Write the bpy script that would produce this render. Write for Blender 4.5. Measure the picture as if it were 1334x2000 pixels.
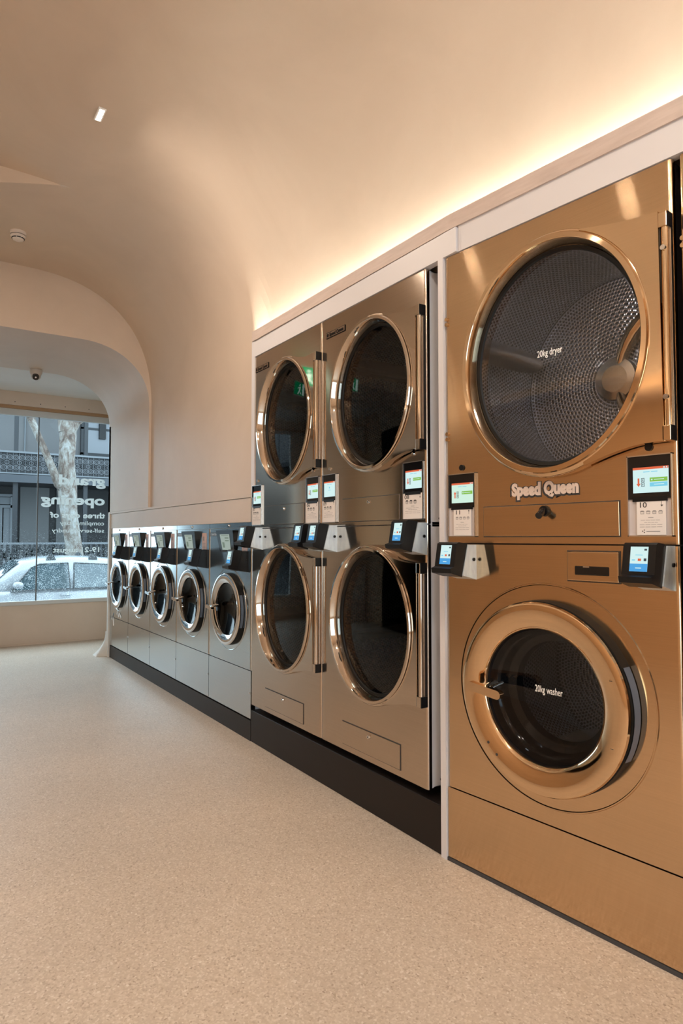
import bpy, bmesh, math, random
from mathutils import Vector, Matrix
R_ = math.radians
PI = math.pi
rnd = random.Random(7)
scn = bpy.context.scene
COL = scn.collection
for o in list(bpy.data.objects):
    bpy.data.objects.remove(o)

# ------------------------------------------------------------------ camera
cd = bpy.data.cameras.new('camera')
cam = bpy.data.objects.new('camera', cd)
COL.objects.link(cam)
cam.location = (0, 0, 1.28)
cam.rotation_euler = (PI / 2 + 0.0404, 0, -0.5866)
cd.sensor_fit = 'VERTICAL'
cd.sensor_height = 36.0
cd.lens = 36 * 1265.44 / 2000
cd.clip_end = 200
scn.camera = cam
# ------------------------------------------------------------------ exposure
scn.view_settings.view_transform = 'Standard'
scn.view_settings.look = 'None'
scn.view_settings.gamma = 1
scn.view_settings.use_curve_mapping = False
scn.view_settings.exposure = 0.0
# ------------------------------------------------------------------ world: overcast daylight
w = bpy.data.worlds.new('world')
scn.world = w
w.use_nodes = True
bg = w.node_tree.nodes['Background']
bg.inputs[0].default_value = (0.68, 0.88, 1.0, 1)
bg.inputs[1].default_value = 5.0
# ------------------------------------------------------------------ light levels
SPOT_W = 24.0        # each ceiling downlight
LED_E = 58.0         # emission of the cove strip
WARM = (1.0, 0.85, 0.70)
LEDC = (1.0, 1.0, 0.88)


def arealight(name, loc, size, power, color, rot=(0, 0, 0), sy=None, portal=False):
    l = bpy.data.lights.new(name, 'AREA')
    l.shape = 'RECTANGLE'
    l.size = size
    l.size_y = sy or size
    l.energy = power
    l.color = color
    if portal:
        l.cycles.is_portal = True
    o = bpy.data.objects.new(name, l)
    o.location = loc
    o.rotation_euler = rot
    COL.objects.link(o)
    return o


# window portal only guides sky sampling through the shop window
arealight('window_portal', (0.5, 8.75, 1.62), 3.6, 1, (1, 1, 1), (-PI / 2, 0, 0), 2.3, True)
# portal for the unseen shopfront opening added behind the viewpoint as cool fill
arealight('added_shopfront_portal', (-0.4, -3.32, 1.35), 2.6, 1, (1, 1, 1), (PI / 2, 0, 0), 2.3, True)

# ------------------------------------------------------------------ materials
MATS = {}


def nt(name):
    m = bpy.data.materials.new(name)
    m.use_nodes = True
    t = m.node_tree
    b = t.nodes['Principled BSDF']
    MATS[name] = m
    return m, t, b


def plain(name, col, rough=.5, metal=0, emit=0, spec=.5, coat=0):
    m, t, b = nt(name)
    b.inputs['Base Color'].default_value = (*col, 1)
    b.inputs['Roughness'].default_value = rough
    b.inputs['Metallic'].default_value = metal
    b.inputs['Specular IOR Level'].default_value = spec
    b.inputs['Coat Weight'].default_value = coat
    if emit:
        b.inputs['Emission Color'].default_value = (*col, 1)
        b.inputs['Emission Strength'].default_value = emit
    return m


def node(t, kind, **kw):
    n = t.nodes.new(kind)
    for k, v in kw.items():
        if k in n.inputs.keys() if hasattr(n.inputs, 'keys') else False:
            n.inputs[k].default_value = v
        else:
            setattr(n, k, v)
    return n


def ramp(t, fac, stops):
    r = t.nodes.new('ShaderNodeValToRGB')
    el = r.color_ramp.elements
    while len(el) < len(stops):
        el.new(.5)
    for e, (p, c) in zip(el, stops):
        e.position = p
        e.color = (*c, 1)
    t.links.new(fac, r.inputs[0])
    return r.outputs[0]


def noise(t, scale, detail=4, rough=.55, vec=None, dist=0):
    n = t.nodes.new('ShaderNodeTexNoise')
    n.inputs['Scale'].default_value = scale
    n.inputs['Detail'].default_value = detail
    n.inputs['Roughness'].default_value = rough
    n.inputs['Distortion'].default_value = dist
    if vec is not None:
        t.links.new(vec, n.inputs['Vector'])
    return n.outputs['Fac']


def objco(t, scale=(1, 1, 1)):
    c = t.nodes.new('ShaderNodeTexCoord')
    mp = t.nodes.new('ShaderNodeMapping')
    mp.inputs['Scale'].default_value = scale
    t.links.new(c.outputs['Object'], mp.inputs[0])
    return mp.outputs[0]


def bump(t, b, h, strength=.2, dist=.01):
    n = t.nodes.new('ShaderNodeBump')
    n.inputs['Strength'].default_value = strength
    n.inputs['Distance'].default_value = dist
    t.links.new(h, n.inputs['Height'])
    t.links.new(n.outputs[0], b.inputs['Normal'])


def plaster(name, c1, c2, rough=.55):
    m, t, b = nt(name)
    v = objco(t)
    f = noise(t, 1.6, 6, .6, v, .6)
    t.links.new(ramp(t, f, [(.3, c1), (.7, c2)]), b.inputs['Base Color'])
    b.inputs['Roughness'].default_value = rough
    bump(t, b, noise(t, 5, 5, .6, v, .5), .12, .02)
    return m


M_PL = plaster('troweled_plaster', (.630, .512, .410), (.690, .568, .462), .5)
M_PLW = plaster('pale_plaster', (.70, .66, .61), (.76, .72, .67), .5)
M_PLO = plaster('terracotta_plaster', (.60, .40, .24), (.68, .47, .30), .6)


def floor_mat():
    m, t, b = nt('speckled_floor')
    v = objco(t)
    vo = t.nodes.new('ShaderNodeTexVoronoi')
    vo.inputs['Scale'].default_value = 170
    t.links.new(v, vo.inputs['Vector'])
    sp = ramp(t, vo.outputs['Color'], [(.0, (.38, .295, .225)), (.22, (.565, .47, .38)), (.6, (.63, .535, .44)), (.85, (.71, .62, .53)), (1, (.80, .74, .67))])
    big = ramp(t, noise(t, 1.1, 4, .6, v), [(.3, (.90, .90, .90)), (.7, (1.04, 1.03, 1.02))])
    mx = t.nodes.new('ShaderNodeMix')
    mx.data_type = 'RGBA'
    mx.blend_type = 'MULTIPLY'
    mx.inputs[0].default_value = 1
    t.links.new(sp, mx.inputs[6])
    t.links.new(big, mx.inputs[7])
    t.links.new(mx.outputs[2], b.inputs['Base Color'])
    b.inputs['Roughness'].default_value = .42
    bump(t, b, noise(t, 130, 3, .6, v), .15, .003)
    return m


M_FLOOR = floor_mat()


def steel(name, col, rough=.2, aniso=.75, var=.05, rot=0.0, scale=(2, 2, 260), wave=.05):
    """sheet metal brushed along the machine's width"""
    m, t, b = nt(name)
    v = objco(t, scale)
    f = noise(t, 1.0, 3, .6, v)
    lo = tuple(max(0, c * (1 - var)) for c in col)
    hi = tuple(min(1, c * (1 + var)) for c in col)
    t.links.new(ramp(t, f, [(.3, lo), (.7, hi)]), b.inputs['Base Color'])
    b.inputs['Metallic'].default_value = 1
    b.inputs['Roughness'].default_value = rough
    if aniso:
        b.inputs['Anisotropic'].default_value = aniso
        b.inputs['Anisotropic Rotation'].default_value = rot + .25
        cx = t.nodes.new('ShaderNodeCombineXYZ')
        cx.inputs[0].default_value = 1
        vt = t.nodes.new('ShaderNodeVectorTransform')
        vt.vector_type = 'VECTOR'
        vt.convert_from = 'OBJECT'
        vt.convert_to = 'WORLD'
        t.links.new(cx.outputs[0], vt.inputs[0])
        t.links.new(vt.outputs[0], b.inputs['Tangent'])
    if wave:
        bump(t, b, noise(t, 1.3, 2, .5, objco(t)), wave, .05)
    return m


M_GOLD = steel('gold_tinted_brushed_steel', (.66, .475, .305), .11, .98, .04, wave=.03)  # gold tint puts the opposite wall's warm reflection into the base colour
M_GOLDP = steel('gold_tinted_polished_steel', (.74, .54, .35), .08, 0, .02, wave=0)  # same warm reflection carried in the tint of the polished parts
M_STL = steel('warm_tinted_brushed_steel', (.57, .475, .39), .14, .93, .04, wave=.03)  # steel tinted warm to stand in for orange room reflections
M_STLP = steel('warm_tinted_polished_steel', (.64, .545, .455), .055, 0, .02, wave=0)  # polished stack parts share the warm reflection tint
M_CHR = plain('chrome', (.82, .82, .82), .06, 1)
M_WST = steel('washer_steel', (.58, .62, .63), .16, .85, .04, wave=.03)
M_GALV = steel('cool_tinted_galvanised', (.72, .82, .95), .32, 0, .14, scale=(40, 40, 12), wave=0)  # pale blue base stands in for a cool reflection on the bracket
M_GALV.node_tree.nodes['Principled BSDF'].inputs['Metallic'].default_value = .45
M_BLK = plain('black_plastic', (.008, .008, .009), .34, spec=.3)
M_BLKG = plain('black_gloss', (.008, .008, .009), .08)
M_RUB = plain('black_rubber', (.009, .009, .009), .5, spec=.25)
M_PLINTH = plain('plinth_paint', (.012, .008, .007), .42, spec=.3)
M_WHITE = plain('white_panel', (.76, .74, .77), .45)
M_WSIDE = plain('white_enamel', (.86, .86, .92), .35)
M_PAPER = plain('card_paper', (.86, .80, .77), .6)
M_INK = plain('ink_and_shadow_gap', (.05, .045, .045), .6)
M_GREYINK = plain('grey_ink', (.28, .26, .26), .6)
M_VINYL = plain('white_vinyl', (.85, .86, .84), .6)
_t = M_VINYL.node_tree
_tl = _t.nodes.new('ShaderNodeBsdfTranslucent')
_tl.inputs[0].default_value = (.85, .87, .86, 1)
_mx = _t.nodes.new('ShaderNodeMixShader')
_mx.inputs[0].default_value = .55
_t.links.new(_t.nodes['Principled BSDF'].outputs[0], _mx.inputs[1])
_t.links.new(_tl.outputs[0], _mx.inputs[2])
_t.links.new(_mx.outputs[0], _t.nodes['Material Output'].inputs[0])
M_LABELW = plain('white_print', (.92, .90, .88), .5)
M_FRAME = plain('window_frame_paint', (.62, .63, .62), .45)


def emis(name, col, s):
    m = bpy.data.materials.new(name)
    m.use_nodes = True
    t = m.node_tree
    t.nodes.remove(t.nodes['Principled BSDF'])
    e = t.nodes.new('ShaderNodeEmission')
    e.inputs[0].default_value = (*col, 1)
    e.inputs[1].default_value = s
    t.links.new(e.outputs[0], t.nodes['Material Output'].inputs[0])
    return m


M_LED = emis('led_strip_light', LEDC, LED_E)
M_CELL = emis('lamp_cell_light', (1, .90, .76), 2.6)
M_SCR = emis('screen_pale', (.70, .93, .92), .95)
M_SCRG = emis('screen_pale_green', (.70, .95, .80), .92)
M_SRED = emis('screen_orange_red', (.85, .16, .07), .9)
M_SGRN = emis('screen_green', (.30, .62, .10), .85)
M_SBLU = emis('screen_blue', (.10, .42, .85), .9)
M_SLBL = emis('screen_light_blue', (.25, .70, .90), .9)
M_SDRK = emis('screen_dark', (.12, .14, .16), .5)
M_EXIT = emis('exit_green', (.0, .35, .12), 1.6)
M_EXITW = emis('exit_white', (.8, 1, .9), 2.2)


def glass(name, tint, refl_ior=1.5, rough=0.0):
    """thin pane: tinted transparency plus fresnel reflection"""
    m = bpy.data.materials.new(name)
    m.use_nodes = True
    t = m.node_tree
    t.nodes.remove(t.nodes['Principled BSDF'])
    tr = t.nodes.new('ShaderNodeBsdfTransparent')
    tr.inputs[0].default_value = (*tint, 1)
    gl = t.nodes.new('ShaderNodeBsdfGlossy')
    gl.inputs['Roughness'].default_value = rough
    gl.inputs[0].default_value = (.9, .9, .9, 1)
    fr = t.nodes.new('ShaderNodeFresnel')
    ge = t.nodes.new('ShaderNodeNewGeometry')
    ex = t.nodes.new('ShaderNodeMath')
    ex.operation = 'MULTIPLY_ADD'
    ex.inputs[1].default_value = -2
    ex.inputs[2].default_value = 1
    t.links.new(ge.outputs['Backfacing'], ex.inputs[0])
    pw = t.nodes.new('ShaderNodeMath')
    pw.operation = 'POWER'
    pw.inputs[0].default_value = refl_ior
    t.links.new(ex.outputs[0], pw.inputs[1])
    t.links.new(pw.outputs[0], fr.inputs[0])
    mx = t.nodes.new('ShaderNodeMixShader')
    t.links.new(fr.outputs[0], mx.inputs[0])
    t.links.new(tr.outputs[0], mx.inputs[1])
    t.links.new(gl.outputs[0], mx.inputs[2])
    t.links.new(mx.outputs[0], t.nodes['Material Output'].inputs[0])
    return m


M_GL_CLEAR = glass('clear_door_glass', (.82, .80, .78), 1.5, .02)
M_GL_DARK = glass('smoked_door_glass', (.30, .32, .34), 1.40, .03)
M_GL_SMALL = glass('small_washer_glass', (.22, .20, .19), 1.22, .02)
M_GL_WIN = glass('shop_window_glass', (.92, .95, .96), 1.12)
M_GL_RAIN = glass('rain_spotted_glass', (.92, .95, .96), 1.12)


def rain():
    """fine raindrops clinging to the pane, thicker towards the sill"""
    t = M_GL_RAIN.node_tree
    out = t.nodes['Material Output']
    prev = out.inputs[0].links[0].from_socket
    vo = t.nodes.new('ShaderNodeTexVoronoi')
    vo.inputs['Scale'].default_value = 120
    t.links.new(objco(t, (1, 1, .75)), vo.inputs['Vector'])
    big = noise(t, 9, 4, .7, objco(t))
    sep = t.nodes.new('ShaderNodeSeparateXYZ')
    t.links.new(objco(t), sep.inputs[0])
    mr = t.nodes.new('ShaderNodeMapRange')
    mr.inputs['From Min'].default_value = 1.75
    mr.inputs['From Max'].default_value = .85
    mr.inputs['To Min'].default_value = .0
    mr.inputs['To Max'].default_value = .56
    t.links.new(sep.outputs[2], mr.inputs[0])
    m1 = t.nodes.new('ShaderNodeMath')
    m1.operation = 'MULTIPLY'
    t.links.new(mr.outputs[0], m1.inputs[0])
    t.links.new(big, m1.inputs[1])
    lt = t.nodes.new('ShaderNodeMath')
    lt.operation = 'LESS_THAN'
    t.links.new(vo.outputs['Distance'], lt.inputs[0])
    t.links.new(m1.outputs[0], lt.inputs[1])
    mu = t.nodes.new('ShaderNodeMath')
    mu.operation = 'MULTIPLY'
    mu.inputs[1].default_value = .75
    t.links.new(lt.outputs[0], mu.inputs[0])
    tl = t.nodes.new('ShaderNodeBsdfTranslucent')
    tl.inputs[0].default_value = (.8, .9, .95, 1)
    mx = t.nodes.new('ShaderNodeMixShader')
    t.links.new(mu.outputs[0], mx.inputs[0])
    t.links.new(prev, mx.inputs[1])
    t.links.new(tl.outputs[0], mx.inputs[2])
    t.links.new(mx.outputs[0], out.inputs[0])


rain()
M_GL_CAR = plain('car_glass', (0.036, 0.0648, 0.0792), .06, 0, 0, .8)


def perf(name, col, hole=(.01, .01, .012), scale=62.0, rough=.22, hr=.30):
    """perforated drum sheet: staggered round holes laid out in the sheet's own UV metres"""
    m, t, b = nt(name)
    uv = t.nodes.new('ShaderNodeUVMap')
    facs = []
    for off in (0, .5):
        mp = t.nodes.new('ShaderNodeMapping')
        mp.inputs['Scale'].default_value = (scale, scale * .577, 1)
        mp.inputs['Location'].default_value = (off, off, 0)
        t.links.new(uv.outputs[0], mp.inputs[0])
        fr = t.nodes.new('ShaderNodeVectorMath')
        fr.operation = 'FRACTION'
        t.links.new(mp.outputs[0], fr.inputs[0])
        sb = t.nodes.new('ShaderNodeVectorMath')
        sb.operation = 'SUBTRACT'
        sb.inputs[1].default_value = (.5, .5, 0)
        t.links.new(fr.outputs[0], sb.inputs[0])
        ml = t.nodes.new('ShaderNodeVectorMath')
        ml.operation = 'MULTIPLY'
        ml.inputs[1].default_value = (1, 1.733, 0)
        t.links.new(sb.outputs[0], ml.inputs[0])
        ln = t.nodes.new('ShaderNodeVectorMath')
        ln.operation = 'LENGTH'
        t.links.new(ml.outputs[0], ln.inputs[0])
        facs.append(ln.outputs['Value'])
    mn = t.nodes.new('ShaderNodeMath')
    mn.operation = 'MINIMUM'
    t.links.new(facs[0], mn.inputs[0])
    t.links.new(facs[1], mn.inputs[1])
    gt = t.nodes.new('ShaderNodeMath')
    gt.operation = 'GREATER_THAN'
    gt.inputs[1].default_value = hr
    t.links.new(mn.outputs[0], gt.inputs[0])
    t.links.new(ramp(t, gt.outputs[0], [(0, hole), (1, col)]), b.inputs['Base Color'])
    t.links.new(gt.outputs[0], b.inputs['Metallic'])
    b.inputs['Roughness'].default_value = rough
    bump(t, b, mn.outputs[0], .9, .006)
    return m


M_PERF = perf('perforated_steel', (.52, .53, .56), rough=.22)
M_PERFD = perf('perforated_steel_dark', (.36, .38, .40), rough=.3)
M_DRUM = plain('drum_steel', (.55, .50, .44), .25, 1)

M_ASPH = plain('asphalt', (0.072, 0.0792, 0.0864), .55)
M_HWALL = plain('house_wall_paint', (0.1224, 0.1224, 0.126), .8)
M_HWALL2 = plain('house_pale_render', (0.1008, 0.1044, 0.108), .8)
M_HDARK = plain('verandah_shade_paint', (0.0115, 0.0122, 0.0137), .7)
M_IRON = plain('iron_lace_paint', (0.0158, 0.0187, 0.023), .6)
M_RAIL = plain('grey_rail_paint', (.12, .135, .15), .5)
M_CARW = plain('white_car_paint', (0.3024, 0.3312, 0.36), .22, 0, 0, .5, .6)
M_CARB = plain('car_black_trim', (.03, .035, .04), .5)
M_TYRE = plain('tyre', (.02, .02, .02), .8)
M_CURT = plain('door_curtain', (0.144, 0.1584, 0.1728), .8)
M_BRICK = plain('brown_brick', (.20, .13, .10), .8)
M_LEAF = plain('fence_planting', (0.0144, 0.0216, 0.0245), .8)


def bark():
    m, t, b = nt('plane_tree_bark')
    v = objco(t, (1, 1, .55))
    n1 = noise(t, 5.0, 7, .75, v, .5)
    c = ramp(t, n1, [(.34, (.035, .028, .025)), (.44, (.11, .08, .065)), (.52, (.19, .175, .155)), (.60, (.27, .275, .265))])
    t.links.new(c, b.inputs['Base Color'])
    b.inputs['Roughness'].default_value = .85
    bump(t, b, n1, .5, .05)
    return m


M_BARK = bark()


# ------------------------------------------------------------------ mesh helpers
class MB:
    """collects geometry, then links it as ONE mesh object"""

    def __init__(s):
        s.v = []
        s.f = []
        s.m = []
        s.sm = []
        s.mats = []
        s.uv = {}
        s.M = Matrix.Identity(4)

    def mi(s, mat):
        if mat not in s.mats:
            s.mats.append(mat)
        return s.mats.index(mat)

    def add(s, verts, faces, mat, smooth=False, uvs=None):
        o = len(s.v)
        s.v += [s.M @ Vector(p) for p in verts]
        k = s.mi(mat)
        for i, f in enumerate(faces):
            if uvs:
                s.uv[len(s.f)] = [uvs[j] for j in f] if not isinstance(uvs[0], list) else uvs[i]
            s.f.append([j + o for j in f])
            s.m.append(k)
            s.sm.append(smooth)
        return s

    def box(s, x0, x1, y0, y1, z0, z1, mat, bev=0):
        if bev <= 0:
            v = [(x, y, z) for z in (z0, z1) for y in (y0, y1) for x in (x0, x1)]
            f = [(0, 2, 3, 1), (4, 5, 7, 6), (0, 1, 5, 4), (2, 6, 7, 3), (0, 4, 6, 2), (1, 3, 7, 5)]
            return s.add(v, f, mat)
        bm = bmesh.new()
        bmesh.ops.create_cube(bm, size=1)
        for q in bm.verts:
            q.co = Vector(((x0 + x1) / 2 + q.co.x * (x1 - x0), (y0 + y1) / 2 + q.co.y * (y1 - y0), (z0 + z1) / 2 + q.co.z * (z1 - z0)))
        bmesh.ops.bevel(bm, geom=list(bm.edges), offset=bev, segments=3, profile=.5, affect='EDGES')
        s.bm(bm, mat, False)
        bm.free()
        return s

    def bm(s, bm, mat, smooth=False):
        bm.verts.ensure_lookup_table()
        bm.verts.index_update()
        s.add([tuple(q.co) for q in bm.verts], [[q.index for q in f.verts] for f in bm.faces], mat, smooth)

    def prism(s, pts, y0, y1, mat, smooth_side=False, cap=True):
        """pts (x,z) outline extruded from y0 to y1"""
        n = len(pts)
        v = [(x, y0, z) for x, z in pts] + [(x, y1, z) for x, z in pts]
        if cap:
            s.add(v, [list(range(n)), list(range(2 * n - 1, n - 1, -1))], mat)
        s.add(v, [[i, i + n, (i + 1) % n + n, (i + 1) % n] for i in range(n)], mat, smooth_side)
        return s

    def poly(s, pts, mat):
        return s.add(pts, [list(range(len(pts)))], mat)

    def lathe_y(s, cx, cz, a, b, prof, mat, n=96, closed=False, smooth=True, uvm=False, cap0=False, cap1=False):
        """prof: list (dr, y) around ellipse (a+dr, b+dr) in the x-z plane; turns over 38 degrees stay crisp"""
        if len(prof) > 2 and not uvm and not cap0:
            run = [prof[0], prof[1]]
            runs = [run]
            for p in prof[2:]:
                d0 = math.atan2(run[-1][1] - run[-2][1], run[-1][0] - run[-2][0])
                d1 = math.atan2(p[1] - run[-1][1], p[0] - run[-1][0])
                dd = abs((d1 - d0 + PI) % (2 * PI) - PI)
                if dd > R_(38):
                    run = [run[-1], p]
                    runs.append(run)
                else:
                    run.append(p)
            if len(runs) > 1:
                for r in runs:
                    s.lathe_y(cx, cz, a, b, r, mat, n, False, smooth, False, False, cap1 and r is runs[-1])
                return s
            if len(prof) == 2:
                pass
        v = []
        for dr, y in prof:
            for i in range(n):
                t = 2 * PI * i / n
                v.append((cx + (a + dr) * math.cos(t), y, cz + (b + dr) * math.sin(t)))
        f = []
        us = []
        L = 0
        for j in range(len(prof) - 1):
            dl = math.hypot(prof[j + 1][0] - prof[j][0], prof[j + 1][1] - prof[j][1])
            for i in range(n):
                i2 = (i + 1) % n
                f.append([j * n + i, j * n + i2, (j + 1) * n + i2, (j + 1) * n + i])
                u0, u1 = i / n * 2 * PI * a, (i + 1) / n * 2 * PI * a
                us.append([(u0, L), (u1, L), (u1, L + dl), (u0, L + dl)])
            L += dl
        s.add(v, f, mat, smooth, us if uvm else None)
        for flag, j in ((cap0, 0), (cap1, len(prof) - 1)):
            if flag:
                ring = [v[j * n + i] for i in range(n)]
                s.add(ring, [list(range(n))], mat, False, [[(p[0], p[2]) for p in ring]] if uvm else None)
        return s

    def cyl(s, p0, p1, r0, mat, r1=None, n=20, smooth=True):
        p0 = Vector(p0)
        p1 = Vector(p1)
        r1 = r0 if r1 is None else r1
        d = (p1 - p0).normalized()
        a = d.orthogonal().normalized()
        b = d.cross(a)
        v = []
        for p, r in ((p0, r0), (p1, r1)):
            for i in range(n):
                t = 2 * PI * i / n
                v.append(tuple(p + (a * math.cos(t) + b * math.sin(t)) * r))
        s.add(v, [[i, (i + 1) % n, (i + 1) % n + n, i + n] for i in range(n)], mat, smooth)
        s.add(v, [list(range(n - 1, -1, -1)), list(range(n, 2 * n))], mat)
        return s

    def tube(s, pts, rad, mat, n=14):
        """smooth tube through pts, radii list"""
        pts = [Vector(p) for p in pts]
        v = []
        up = None
        for k, p in enumerate(pts):
            d = (pts[min(k + 1, len(pts) - 1)] - pts[max(k - 1, 0)]).normalized()
            if up is None:
                up = d.orthogonal().normalized()
            a = (up - d * up.dot(d)).normalized()
            up = a
            b = d.cross(a)
            for i in range(n):
                t = 2 * PI * i / n
                v.append(tuple(p + (a * math.cos(t) + b * math.sin(t)) * rad[k]))
        f = [[k * n + i, k * n + (i + 1) % n, (k + 1) * n + (i + 1) % n, (k + 1) * n + i] for k in range(len(pts) - 1) for i in range(n)]
        s.add(v, f, mat, True)
        s.add(v, [list(range(n - 1, -1, -1)), [(len(pts) - 1) * n + i for i in range(n)]], mat)
        return s

    def plate_hole(s, x0, x1, z0, z1, cx, cz, a, b, y, mat, n=96):
        """flat plate at y with an elliptical hole"""
        def ray(t):
            dx, dz = math.cos(t), math.sin(t)
            k = 1e9
            if dx > 1e-9: k = min(k, (x1 - cx) / dx)
            if dx < -1e-9: k = min(k, (x0 - cx) / dx)
            if dz > 1e-9: k = min(k, (z1 - cz) / dz)
            if dz < -1e-9: k = min(k, (z0 - cz) / dz)
            return cx + dx * k, cz + dz * k
        ts = sorted([2 * PI * i / n for i in range(n)] + [math.atan2(z - cz, x - cx) % (2 * PI) for x in (x0, x1) for z in (z0, z1)])
        inn = [(cx + a * math.cos(t), y, cz + b * math.sin(t)) for t in ts]
        out = [(ray(t)[0], y, ray(t)[1]) for t in ts]
        k = len(ts)
        s.add(inn + out, [[i, (i + 1) % k, (i + 1) % k + k, i + k] for i in range(k)], mat)
        return s

    def text(s, body, mat, size, loc, width=None, off=0, ext=.0006, align='LEFT', rot=None, shear=0, xs=1):
        cu = bpy.data.curves.new('t', 'FONT')
        cu.body = body
        cu.size = size
        cu.offset = off
        cu.extrude = ext
        cu.align_x = align
        cu.shear = shear
        cu.resolution_u = 3
        ob = bpy.data.objects.new('t', cu)
        COL.objects.link(ob)
        dg = bpy.context.evaluated_depsgraph_get()
        dg.update()
        me = bpy.data.meshes.new_from_object(ob.evaluated_get(dg))
        vs = [q.co.copy() for q in me.vertices]
        if vs:
            w0 = min(q.x for q in vs)
            w1 = max(q.x for q in vs)
            k = (width / (w1 - w0)) if width else xs
            T = Matrix.Translation(Vector(loc)) @ (rot or Matrix.Rotation(PI / 2, 4, 'X')) @ Matrix.Diagonal((k, 1, 1, 1))
            s.add([tuple(T @ q) for q in vs], [list(p.vertices) for p in me.polygons], mat)
        bpy.data.objects.remove(ob)
        bpy.data.meshes.remove(me)
        bpy.data.curves.remove(cu)
        return s

    def build(s, name, parent=None, kind=None, label=None, loc=None):
        me = bpy.data.meshes.new(name)
        me.from_pydata([tuple(p) for p in s.v], [], s.f)
        for m in s.mats:
            me.materials.append(m)
        for i, p in enumerate(me.polygons):
            p.material_index = s.m[i]
            p.use_smooth = s.sm[i]
        if s.uv:
            l = me.uv_layers.new(name='UVMap')
            for i, p in enumerate(me.polygons):
                if i in s.uv:
                    for li, q in zip(p.loop_indices, s.uv[i]):
                        l.data[li].uv = q
        me.validate()
        me.update()
        o = bpy.data.objects.new(name, me)
        COL.objects.link(o)
        if parent:
            o.parent = parent
        if kind:
            o['kind'] = kind
        if label:
            o['label'] = label
        if loc:
            o.location = loc
        return o


def thing(name, label, cat, loc=(0, 0, 0), rz=0, group=None):
    o = bpy.data.objects.new(name, None)
    o.empty_display_size = .1
    COL.objects.link(o)
    o.location = loc
    o.rotation_euler = (0, 0, rz)
    tag(o, label, cat, group)
    return o


def tag(o, label, cat, group=None):
    o['label'] = label
    o['category'] = cat
    if group:
        o['group'] = group
    return o


def copy_tree(o, parent=None):
    c = o.copy()
    COL.objects.link(c)
    c.parent = parent
    for ch in list(o.children):
        copy_tree(ch, c)
    return c


# ------------------------------------------------------------------ key sizes (metres)
XA = 1.812            # front plane of the machine run
BETA = 0.095          # the gold pair turns slightly away from the run
XB, YB = 1.8131, 1.9588
E0, E1 = 3.7595, 2.9167
SW = 0.8434           # width of a steel stack
WW = 0.6958           # width of a small washer
GW = 0.919            # width of the gold stack
RZA = -PI / 2
RZB = -PI / 2 + BETA


def Bpt(s, o, z=0):
    return Vector((XB + s * math.sin(BETA) - o * math.cos(BETA), YB - s * math.cos(BETA) - o * math.sin(BETA), z))


# ================================================================== STRUCTURE
mb = MB()
mb.box(-2.4, 2.9, -3.2, 8.9, -.06, 0, M_FLOOR)
mb.build('floor', kind='structure')

N_VA = 2.4


def vault_profile():
    """right half outer profile from the springing to the crown, then the flat"""
    pts = []
    for i in range(33):
        t = (PI / 2) * i / 32
        c, s_ = math.cos(t), math.sin(t)
        x = .75 + 1.07 * c ** (2 / N_VA)
        z = 2.45 + 1.10 * s_ ** (2 / N_VA)
        pts.append((x, z))
    return pts


def smooth(a, b, x):
    t = max(0, min(1, (x - a) / (b - a)))
    return t * t * (3 - 2 * t)


def zcrown(x, y):
    """extra height of the nearer, taller part of the ceiling"""
    edge = min(4.70, 4.398 + .60 * max(0, .765 - x) ** 1.12)
    return edge, max(0, min(.30, (.765 - x) * .32))


VP = vault_profile()
flat = [.70, .66, .62, .58, .54, .50, .46, .42, .38, .32, .24, .14, 0, -.3, -.6, -.9, -1.13]
prof = [(1.82, 1.56), (1.82, 2.0)] + VP + [(x, 3.55) for x in flat]
leftp = [(-1.11 - 1.07 * math.cos(PI / 2 * i / 16) ** (2 / N_VA), 2.45 + 1.10 * math.sin(PI / 2 * i / 16) ** (2 / N_VA)) for i in range(15, -1, -1)]
prof_all = prof + leftp


def vault_section(y, kind):
    out = []
    for (x, z) in prof_all:
        X, Z = x, z
        if x > .76:
            # the wall line follows the turned gold pair nearer the camera
            if y < 1.95:
                X += (1.95 - y) * math.tan(BETA) * smooth(3.6, 2.3, z) if False else (1.95 - y) * math.tan(BETA) * smooth(.76, 1.4, x)
            # cove recess behind the light shelf
            X += .085 * smooth(3.76, 3.70 - .5 * max(0, z - 2.62), y) * smooth(3.35, 2.60, z)
        if kind == 'near':
            e, dz = zcrown(x, y)
            if x <= .765:
                Z += dz if z >= 3.5 else .30
        out.append((X, Z))
    return out


# far vault and near vault meet in a curved crescent-shaped step
mb = MB()
ys_far = [5.9, 5.6, 5.3, 5.0, 4.8]
rows = []
n = len(prof_all)


def col_y(x):
    return zcrown(x, 0)[0]


for y in ys_far:
    rows.append([(X, y, Z) for (X, Z) in vault_section(y, 'far')])
rows.append([(X, col_y(X) if X < .765 else 4.398, Z) for (X, Z) in vault_section(4.4, 'far')])
rowsN = [[(X, col_y(X) if X < .765 else 4.398, Z) for (X, Z) in vault_section(4.4, 'near')]]
y = 4.3
while y > -3.2:
    rowsN.append([(X, y, Z) for (X, Z) in vault_section(y, 'near')])
    y -= (.01 if 3.68 < y < 3.78 else (.04 if 3.55 < y < 3.9 else .15))
rowsN.append([(X, -3.2, Z) for (X, Z) in vault_section(-3.2, 'near')])
skip = lambda p, q: max(p[2], q[2]) < 2.44     # behind the machines there is no vault wall nearer than the run


def strip(rows, zcut):
    for a, b2 in zip(rows[:-1], rows[1:]):
        fs = []
        for i in range(n - 1):
            if a[i][0] > 1.5 and max(a[i][2], a[i + 1][2]) < 2.50 and min(a[i][1], b2[i][1]) < zcut:
                continue
            fs.append([i, i + 1, n + i + 1, n + i])
        mb.add(a + b2, fs, M_PL, True)


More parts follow.
